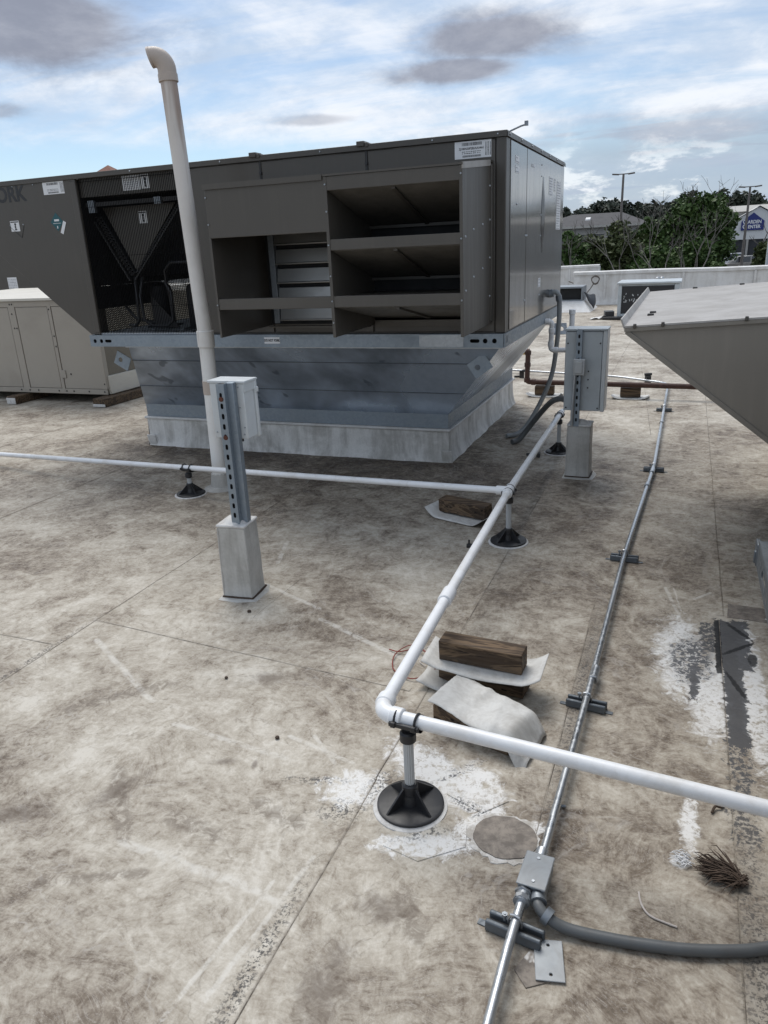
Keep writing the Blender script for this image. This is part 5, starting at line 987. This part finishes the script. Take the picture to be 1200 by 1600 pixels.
t = sheet('rubber_flap', 'torn black rubber flap hanging beside the far metal hood', lambda u, v: (-2.44 + .26 * u + .03 * math.sin(v * 4), 20.05 + .5 * v * u, .46 - .42 * u * (1 - v * .75) + .02 * math.sin(u * 9)), 10, 8, 'black_plastic')
CW2 = thing('coiled_cable', 'brown coiled cable hung on the wrinkled left end of the parapet', 'cable', (-2.4, 21.9, .6))
obj('coil', B().tube([(-2.36 + (.10 + .012 * math.sin(q * 3)) * math.cos(q), 21.86 + .012 * math.sin(q * 5), .66 + (.10 + .014 * math.cos(q * 2.3)) * math.sin(q)) for q in np.linspace(0, 6 * math.pi, 70)], .014, 6), M['bark'], CW2); obj('tail', B().tube(smooth_path([(-2.40, 21.86, .57), (-2.50, 21.7, .40), (-2.66, 21.3, .22), (-2.75, 20.9, .28)]), .016, 6), M['bark'], CW2)
t = tag(obj('loose_cable', B().tube(smooth_path([(-3.9, 27.8, .35), (-3.65, 27.3, .30), (-3.5, 26.9, .22), (-3.45, 26.3, .1), (-3.6, 25.4, .02)]), .022, 6), M['bark']), 'dark loose cable trailing down the farther parapet', 'cable')
tag(obj('conduit_clip', B().obox((-1.97, 9.93, .05), (.06, .05, .10), .3).cyl((-1.97, 9.93, .08), (-1.93, 9.9, .10), .02, 8).obox((-2.04, 9.95, .012), (.07, .03, .024), .2), M['black_plastic'], bevel=.004), 'small black clip standing on the far thin conduit run', 'clip')
tag(obj('conduit_clip', B().obox((-.36, 9.66, .05), (.06, .06, .10), .5).obox((-.36, 9.66, .115), (.09, .03, .03), .5), M['black_plastic'], bevel=.004), 'small black clip at the conduit bend behind the gas pipe', 'clip')

# ================================================================== DEBRIS
tag(obj('wire', B().tube(smooth_path([(-1.115, 2.715, .006), (-1.06, 2.70, .012), (-.99, 2.735, .02), (-.935, 2.70, .03), (-1.02, 2.76, .02), (-1.07, 2.68, .012), (-1.045, 2.575, .006), (-.985, 2.525, .008), (-.93, 2.51, .012), (-.875, 2.545, .02), (-.855, 2.585, .03)]), .0026, 6), M['red_wire']), 'thin red wire looping under the white pipe beside the timbers', 'wire')
tag(obj('wire', B().tube(smooth_path([(-.97, 2.72, .015), (-.93, 2.745, .035), (-.90, 2.70, .02), (-.95, 2.66, .006), (-.91, 2.62, .01)]), .0022, 6), M['pale_wire']), 'pale tangled wire end left of the brown timber', 'wire')
tag(obj('wire', B().tube(smooth_path([(.012, 1.692, .004), (.022, 1.650, .005), (.045, 1.622, .004), (.085, 1.612, .004), (.112, 1.608, .004)]), .0026, 6), M['pale_wire']), 'short bent piece of pale wire on the roof above the dark flexible conduit', 'wire')
tf = thing('fibre_tuft', 'dark brown frayed tuft with white tip lying on the roof at lower right', 'debris', (.20, 1.83, 0)); r = random.Random(12); b = B(); bw_ = B()
for k in range(240):
    a = r.gauss(0, .24) if k % 4 else r.gauss(0, .62); L = r.uniform(.035, .12); o_ = Vector((.268 + r.gauss(0, .006), 1.812 + r.gauss(0, .007), .006 + r.random() * .012)); d = Vector((-math.cos(a + .02), math.sin(a + .25) * .9, 0)); h = r.uniform(.002, .016)
    b.tube([o_, o_ + d * L * .45 + Vector((0, 0, h)), o_ + d * L * .8 + Vector((0, r.gauss(0, .006), h * .9)), o_ + d * L + Vector((0, r.gauss(0, .01), h * .4))], .0016, 4, True, [.0018, .0022, .0015, .0004])
for k in range(60):
    o_ = Vector((.262, 1.812, .012)); a = r.gauss(2.9, .5); b.tube([o_, o_ + Vector((r.uniform(.005, .03), r.gauss(0, .012), r.uniform(0, .012)))], .0022, 4)
for k in range(40):
    a = r.gauss(0, .35); o_ = Vector((.135 + r.gauss(0, .01), 1.852 + r.gauss(0, .012), .006)); d = Vector((-math.cos(a), math.sin(a), 0)) * r.uniform(.015, .04); bw_.tube([o_, o_ + d * .6 + Vector((0, 0, .008)), o_ + d], .001, 4, True, [.0014, .0014, .0004])
obj('brown_strands', b, M['fibre'], tf); obj('white_tip', bw_, M['sticker'], tf)
tag(obj('twig', B().tube(smooth_path([(.205, 2.075, .005), (.215, 2.10, .012), (.232, 2.105, .008), (.240, 2.125, .006)]), .004, 6), M['fibre']), 'short dark curled twig beneath the white pipe at right', 'debris')
tag(obj('bolt', B().cyl((-.250, 1.955, .007), (-.225, 1.960, .007), .0045, 8).cyl((-.254, 1.954, .007), (-.249, 1.955, .007), .008, 6), M['galv_dark']), 'small loose bolt right of the conduit in the foreground', 'debris')
tag(obj('bolt', B().cyl((-1.10, 3.99, .012), (-1.07, 3.995, .012), .010, 8).cyl((-1.09, 3.99, .012), (-1.09, 3.99, .045), .006, 8).obox((-1.08, 3.99, .008), (.05, .03, .014), .3), M['dark_interior']), 'small dark bolt left of the pipe stand under the tee', 'debris')
tag(obj('bolt', B().cyl((-1.15, 6.05, .02), (-1.05, 6.06, .02), .012, 8).obox((-1.05, 6.06, .02), (.03, .05, .035), .1), M['dark_interior']), 'dark fitting on the roof left of the farthest pipe stand', 'debris')
for k, (x, y, s, lab) in enumerate(((-1.70, 2.29, .008, 'tiny black pebble near the roof seam, left foreground'), (-1.285, 1.99, .009, 'tiny dark pebble left of the pipe corner'), (-1.93, 2.86, .011, 'small dark crumb at the foot of the left pedestal'))):
    tag(obj('pebble', B().lathe([(s * .5, 0), (s, s * .4), (s * .8, s * 1.0), (s * .2, s * 1.3)], (x, y, .001), 7), M['fibre']), lab, 'debris')

# ================================================================== BEYOND THE ROOF
nr = np.random.default_rng(7)
def leaves(pts, size, seed):
    g = np.random.default_rng(seed); n = len(pts); a = g.normal(size=(n, 3)); a /= np.linalg.norm(a, axis=1)[:, None]; a[:, 2] *= .7; c = np.cross(a, g.normal(size=(n, 3))); c /= np.linalg.norm(c, axis=1)[:, None]; a /= np.linalg.norm(a, axis=1)[:, None]
    s = size * g.uniform(.6, 1.35, n)[:, None]; v = np.stack([pts - a * s, pts + c * s * .55, pts + a * s, pts - c * s * .55], 1).reshape(-1, 3)
    return v, np.arange(4 * n).reshape(-1, 4)
def leaf_obj(name, pts, size, m_, parent, seed):
    v, f = leaves(pts, size, seed); me = bpy.data.meshes.new(name); me.from_pydata(v.tolist(), [], f.tolist()); o = bpy.data.objects.new(name, me); COL.objects.link(o); me.materials.append(M[m_])
    if parent: attach(o, parent)
    return o
def crown_pts(c, rx, ry, rz, clumps, per, seed, cr=.32):
    g = np.random.default_rng(seed); u = g.normal(size=(clumps, 3)); u /= np.linalg.norm(u, axis=1)[:, None]; rad = g.uniform(.35, 1.0, clumps) ** .6; u = u * rad[:, None] * np.array([rx, ry, rz]); u *= g.uniform(.85, 1.12, clumps)[:, None]
    k = np.repeat(u, per, 0); q = g.normal(size=k.shape); q /= np.linalg.norm(q, axis=1)[:, None]; q *= (g.uniform(.3, 1, len(q)) ** .5)[:, None] * np.repeat(g.uniform(.7, 1.4, clumps), per)[:, None] * cr * min(rx, rz) * np.array([1.1, 1.1, .8]); return k + q + np.array(c)
def branchy(base, h, lean, seed, r0=.10, depth=5, spread=.55, first=.4):
    rr = random.Random(seed); b = B()
    def go(p, d, L, r, k):
        pts = [p]; dd = d.copy(); n = 4
        for q in range(n):
            dd = (dd + Vector((rr.gauss(0, .10), rr.gauss(0, .10), rr.gauss(.02, .05)))).normalized(); pts.append(pts[-1] + dd * L / n)
        b.tube(pts, r, 6 if k < 2 else 4, True, [r * (1 - .38 * q / n) for q in range(n + 1)])
        if k < depth:
            for q in range(rr.choice((2, 2, 3))):
                nd = (dd + Vector((rr.gauss(0, spread), rr.gauss(0, spread), rr.gauss(.12, .25)))).normalized(); go(pts[-1 if q < 2 else -2], nd, L * rr.uniform(.55, .82), r * .58, k + 1)
    go(Vector(base), Vector((lean[0], lean[1], 1)).normalized(), h * first, r0, 0); return b
GZ = -2.2
def tree(name, label, x, y, rx, rz, ztop, m_, seed, clumps=150, per=60, size=.17, group=None, zbase=GZ, skirt=None):
    t = thing(name, label, 'tree', (x, y, zbase), group); cz_ = ztop - rz
    trunk_h = max(.6, cz_ - zbase); tr = obj('trunk', branchy((x, y, zbase), trunk_h + rz * .9, (.05, 0), seed, .16, 4, .5, .5), M['bark'], t)
    leaf_obj('crown', crown_pts((x, y, cz_), rx, rx * .9, rz, clumps, per, seed), size, m_, t, seed + 1); return t
grp = 'trees beyond the parapet'
tree('broadleaf_tree', 'largest dark green tree, left of the blue store sign', .30, 70, 2.5, 3.2, 4.6, 'leaf', 21, 260, 75, .20, grp)
tree('broadleaf_tree', 'tall dark tree crown rising behind the largest tree toward the store', 1.3, 78, 1.9, 2.8, 4.5, 'leaf', 22, 160, 60, .20, grp)
tree('broadleaf_tree', 'rounded dark tree just left of the largest tree', -3.2, 68, 1.5, 2.6, 3.0, 'leaf', 23, 140, 60, .18, grp)
tree('broadleaf_tree', 'olive tree below the left light pole', -5.2, 62, 1.9, 2.9, 2.75, 'leaf2', 24, 150, 60, .18, grp)
tree('broadleaf_tree', 'dark olive tree between the left light pole and the brown unit', -6.6, 60, 1.5, 2.4, 1.7, 'leaf2', 25, 120, 55, .18, grp)
tree('broadleaf_tree', 'dark tree next to the far end of the brown unit', -8.3, 58, 1.4, 2.4, 2.1, 'leaf', 26, 110, 55, .18, grp)
tree('broadleaf_tree', 'low dark tree filling the gap under the bare branches', -2.2, 60, 1.9, 1.8, .9, 'leaf', 27, 130, 55, .17, grp)
tree('broadleaf_tree', 'low dark green tree at the foot of the largest tree', .2, 62, 1.35, 1.8, 1.3, 'leaf', 28, 130, 55, .17, grp)
tree('broadleaf_tree', 'low olive tree behind the bare branches left of centre', -4.2, 66, 1.6, 2.2, 1.0, 'leaf2', 29, 110, 55, .18, grp)
tree('broadleaf_tree', 'small loose tree in front of the store, right edge', 4.65, 62, .62, 1.6, 1.2, 'leaf2', 30, 60, 45, .15, grp)
for k, (x, y, s, zt_, mm, lab) in enumerate(((1.75, 56, .62, -.15, 'leaf3', 'bright green shrub below the largest tree, near the parapet'), (-1.35, 54, .5, -.35, 'leaf3', 'small bright shrub left of the bare trunks near the parapet'), (-7.2, 55, .8, .2, 'leaf', 'dark shrub beside the brown unit, above the parapet'))):
    t = thing('shrub', lab, 'shrub', (x, y, GZ), 'shrubs beyond the parapet'); leaf_obj('foliage', crown_pts((x, y, zt_ - s), s, s, s * 1.1, 40, 40, 60 + k, .4), .11, mm, t, 70 + k); obj('stem', branchy((x, y, GZ - .3), 1.6, (0, 0), 80 + k, .04, 3), M['bark'], t)
for k, (x, y, h, ln, lab) in enumerate(((-3.55, 50, 4.6, (-.32, 0), 'bare pale tree leaning left under the light pole'), (-2.15, 50, 4.9, (.06, 0), 'bare pale upright tree in the middle of the tree group'), (-1.75, 51, 4.4, (.22, 0), 'bare pale tree with a slight right lean, middle of the group'), (-.60, 50, 4.5, (.18, 0), 'bare pale tree in front of the largest tree, left one'), (.10, 50, 4.7, (.34, 0), 'bare pale tree in front of the largest tree, leaning right'), (-6.4, 50, 4.3, (-.25, 0), 'bare grey tree next to the brown unit end'))):
    t = thing('bare_tree', lab, 'tree', (x, y, -3.2), 'bare trees beyond the parapet'); obj('trunk', branchy((x, y, -3.3), h + 1.0, ln, 140 + k, .075, 4, .34, .42), M['bare'], t)
# far woodland
g = np.random.default_rng(3); P_ = []
for k in range(260):
    x = g.uniform(-70, 60); yy = g.uniform(165, 190); hh = g.uniform(5.6, 9.2) + .8 * math.sin(x * .35); P_.append(crown_pts((x, yy, hh - 2.6), 2.3, 2.3, 2.8, 16, 22, 300 + k, .5))
    if k % 7 == 0: P_.append(crown_pts((x, yy, hh + .4), 1.2, 1.2, 1.5, 8, 20, 900 + k, .5))
o = leaf_obj('woodland', np.concatenate(P_), .5, 'leaf_far', None, 5); o['kind'] = 'stuff'; o['label'] = 'distant dark woodland along the horizon'
b = B(); b.box(-90, 80, 186, 192, GZ, 5.0); obj('woodland_base', b, M['leaf_far'], None)['kind'] = 'structure'
# grey-roofed building behind the trees
GB = thing('building', 'low building with grey hip roof behind the trees', 'building', (-10, 112, GZ)); x0, x1, y0, y1 = -21, -5.3, 108, 122
obj('wall', B().box(x0 + .6, x1 - .6, y0 + .6, y1 - .6, GZ, 3.5), M['concrete'], GB); rf2 = obj('roof', B().add([(x0, y0, 3.5), (x1, y0, 3.5), (x1, y1, 3.5), (x0, y1, 3.5), (x0 + 5, 115, 5.15), (x1 - 4, 115, 5.15)], [(0, 1, 5, 4), (1, 2, 5), (2, 3, 4, 5), (3, 0, 4), (3, 2, 1, 0)]), M['shingle'], GB, smooth=False); obj('fascia', B().box(x0 - .05, x1 + .05, y0 - .06, y0 - .005, 3.22, 3.5), M['stucco'], rf2)
for k in range(8): xx = x0 + 1.8 + k * 1.8; wd = obj('window', B().box(xx, xx + 1.1, y0 + .5, y0 + .598, .6, 2.4), M['glass'], GB); obj('frame', B().box(xx - .08, xx + 1.18, y0 + .46, y0 + .499, 2.41, 2.5).box(xx - .08, xx + 1.18, y0 + .46, y0 + .499, .5, .59), M['stucco'], wd)
for xx in (-13.4,): obj('skylight', B().hull([(xx - .35, 111, 4.2), (xx + .35, 111, 4.2), (xx + .35, 112, 4.5), (xx - .35, 112, 4.5)], [(xx - .3, 111.05, 4.36), (xx + .3, 111.05, 4.36), (xx + .3, 111.95, 4.62), (xx - .3, 111.95, 4.62)]), M['store_white'], rf2)
# store with its gabled garden entrance
GS = thing('store', 'beige store with white gabled entrance behind the parking lot, right edge', 'building', (14, 128, GZ))
obj('wall', B().box(4.6, 40, 126, 160, GZ, 4.55), M['store_wall'], GS); obj('roof', B().hull([(4.2, 125.4, 4.56), (41, 125.4, 4.56), (41, 161, 4.56), (4.2, 161, 4.56)], [(4.6, 133, 5.55), (41, 133, 5.75), (41, 155, 5.75), (4.6, 155, 5.55)]), M['store_wall'], GS)
gb = obj('gable', B().prism([(5.0, GZ + 3.0), (11.6, GZ + 3.0), (11.6, 3.1), (8.25, 4.95), (5.0, 3.1)], 'y', 120.0, 125.9), M['store_white'], GS, smooth=False); obj('gable_roof', B().add([(4.7, 119.7, 3.05), (8.27, 119.7, 5.08), (8.27, 126, 5.08), (4.7, 126, 3.05), (11.9, 119.7, 3.05), (11.9, 126, 3.05)], [(0, 1, 2, 3), (1, 4, 5, 2)]), M['store_white'], gb, smooth=False)
obj('opening', B().box(5.1, 11.5, 120.3, 125.9, GZ, GZ + 2.99), M['store_dark'], GS); 
for xx in (5.15, 7.2, 9.3, 11.3): obj('column', B().box(xx - .14, xx + .14, 119.9, 120.2, GZ, GZ + 2.99), M['store_wall'], GS)
SG = thing('sign', 'blue house-shaped sign reading GARDEN CENTER on the store gable', 'sign', (7.55, 119.9, 2.0)); SX = 7.62
obj('sign_face', B().prism([(SX - 1.42, 1.98), (SX + 1.42, 1.98), (SX + 1.42, 3.12), (SX, 4.22), (SX - 1.42, 3.12)], 'y', 119.82, 119.95), M['blue_sign'], SG, smooth=False)
for txt, zc_ in (('Garden', 3.06), ('Center', 2.44)):
    letters('lettering', txt[0], .80, FRONT_TXT(SX - .98, 119.80, zc_), M['sign_white'], SG, .02, .95); letters('lettering', txt[1:].upper(), .60, FRONT_TXT(SX + .22, 119.80, zc_ - .04), M['sign_white'], SG, .02, .86)
# red roof peak behind the brown unit
RB = thing('building', 'red clay roof peak just showing above the brown unit at left', 'building', (-38.6, 46, -5.2)); obj('wall', B().box(-42, -35, 43, 50, -5.2, 5.4), M['stucco'], RB); obj('roof', B().add([(-42.4, 42.6, 5.4), (-34.6, 42.6, 5.4), (-34.6, 50.4, 5.4), (-42.4, 50.4, 5.4), (-38.5, 46.2, 8.15)], [(0, 1, 4), (1, 2, 4), (2, 3, 4), (3, 0, 4), (3, 2, 1, 0)]), M['terracotta'], RB, smooth=False)
# light poles and a grey post
for x, y, zt_, lab in ((-6.52, 79.7, 7.4, 'light pole with two lamp heads, left one, standing above the bare trees'), (4.85, 85.9, 5.85, 'light pole with two lamp heads, right one, in front of the store')):
    t = thing('light_pole', lab, 'light pole', (x, y, GZ), 'parking lot light poles'); obj('pole', B().tube([(x, y, GZ), (x + .03, y, zt_)], .1, 10, True, [.15, .10]), M['pole'], t); obj('base', B().cyl((x, y, GZ), (x, y, GZ + .8), .3, 14), M['concrete'], t); obj('arm', B().box(x - .6, x + .66, y - .05, y + .05, zt_ - .02, zt_ + .06), M['pole'], t)
    for s in (-1, 1): obj('lamp_head', B().obox((x + .03 + s * .72, y, zt_ + .03), (.62, .36, .12), 0, 0, -s * .10), M['pole'], t, bevel=.03)
PT = thing('steel_post', 'blue-grey steel post standing past the parapet at the right edge', 'post', (2.9, 35, -5.2)); obj('post', B().box(2.86, 3.16, 34.9, 35.2, -5.2, 1.95), M['grey_paint'], PT, bevel=.01); obj('cap', B().box(2.84, 3.18, 34.88, 35.22, 1.951, 2.0), M['grey_paint'], PT)
# vehicles: profile-lofted bodies with windows, wheels and lamps
def car(label, x, y, rz, prof, roofp, L, Wd, col, seed, bed=False, name='parked_car'):
    t = thing(name, label, 'car', (x, y, GZ), 'cars in the parking lot'); MM = Matrix.Translation((x, y, GZ)) @ Matrix.Rotation(rz, 4, 'Z'); mt = plain('car_paint_%d' % seed, col, .25, var=.02, coat=.8)
    def put(nm, q, m_, par=t, bv=0): q.v = [tuple(MM @ Vector(p)) for p in q.v]; return obj(nm, q, m_, par, bevel=bv)
    body = put('body', B().prism(prof, 'y', -Wd / 2, Wd / 2), mt, t, .05)
    n = len(roofp); cab = B().hull([(p[0], -Wd / 2 + .05 + .10 * (p[2]), p[1]) for p in roofp], [(p[0], Wd / 2 - .05 - .10 * (p[2]), p[1]) for p in roofp]); put('cabin', cab, mt, t, .03)
    xs_ = [p[0] for p in roofp]; zlo = min(p[1] for p in roofp) + .07; zhi = max(p[1] for p in roofp) - .10; xa, xb = min(p[0] for p in roofp if p[2]), max(p[0] for p in roofp if p[2]); wins = [(xa + .05, (xa + xb) / 2 - .06), ((xa + xb) / 2 + .06, xb - .05)]
    for s in (-1, 1):
        for k, (w0, w1) in enumerate(wins):
            lo0 = w0 - (.18 if k == 0 else 0); lo1 = w1 + (.28 if k == len(wins) - 1 else 0); yb_ = s * (Wd / 2 - .045); yt_ = s * (Wd / 2 - .135)
            put('window', B().hull([(lo0, yb_, zlo), (lo1, yb_, zlo), (w1, yt_, zhi), (w0, yt_, zhi)], [(lo0, yb_ - s * .04, zlo), (lo1, yb_ - s * .04, zlo), (w1, yt_ - s * .04, zhi), (w0, yt_ - s * .04, zhi)]), M['glass'])
        for xw in (-L / 2 + .85, L / 2 - .85):
            wh = put('wheel', B().cyl((xw, s * (Wd / 2 - .22), .35), (xw, s * (Wd / 2 + .012), .35), .35, 20), M['tyre']); put('rim', B().cyl((xw, s * (Wd / 2 + .013), .35), (xw, s * (Wd / 2 + .022), .35), .21, 16), M['rim'], wh)
    for s in (-1, 1): put('headlight', B().box(L / 2 - .06, L / 2 + .012, s * (Wd / 2 - .35) - .15, s * (Wd / 2 - .35) + .15, .68, .82), M['sign_white']); put('tail_light', B().box(-L / 2 - .012, -L / 2 + .05, s * (Wd / 2 - .2) - .09, s * (Wd / 2 - .2) + .09, .75, 1.0), plain('tail_lamp_%d' % seed, (.3, .01, .01), .3) if s == -1 else bpy.data.materials['tail_lamp_%d' % seed])
    return t
suvp = [(-2.3, .30), (2.3, .30), (2.34, .62), (2.25, .90), (1.2, 1.02), (-2.28, 1.04), (-2.34, .7)]; suvr = [(-2.22, 1.035, 0), (1.28, 1.015, 0), (.45, 1.66, 1), (-1.95, 1.70, 1)]
pup = [(-2.7, .42), (2.7, .42), (2.72, .8), (2.62, 1.06), (1.2, 1.16), (-2.7, 1.14)]; pur = [(-.75, 1.14, 0), (1.35, 1.155, 0), (.75, 1.78, 1), (-.55, 1.80, 1)]
sedp = [(-2.25, .28), (2.25, .28), (2.28, .55), (2.1, .80), (1.0, .90), (-1.6, .95), (-2.25, .92)]; sedr = [(-1.75, .945, 0), (1.15, .895, 0), (.35, 1.42, 1), (-.9, 1.45, 1)]
car('tan-grey SUV parked beyond the parapet below the store sign', 5.0, 88, R(181), suvp, suvr, 4.7, 1.9, (.26, .24, .215), 1)
car('white pickup truck parked behind the tan-grey SUV', 4.9, 97, R(180), pup, pur, 5.4, 2.0, (.72, .73, .74), 2, name='pickup_truck')
car('white car glimpsed through the trees beside the brown unit', -8.9, 74, R(60), sedp, sedr, 4.5, 1.8, (.70, .71, .72), 3)
car('pale car glimpsed under the bare trees in the middle', -2.4, 70, R(95), sedp, sedr, 4.5, 1.8, (.55, .57, .60), 4)

for o in bpy.data.objects:
    if '_base' in o: del o['_base']
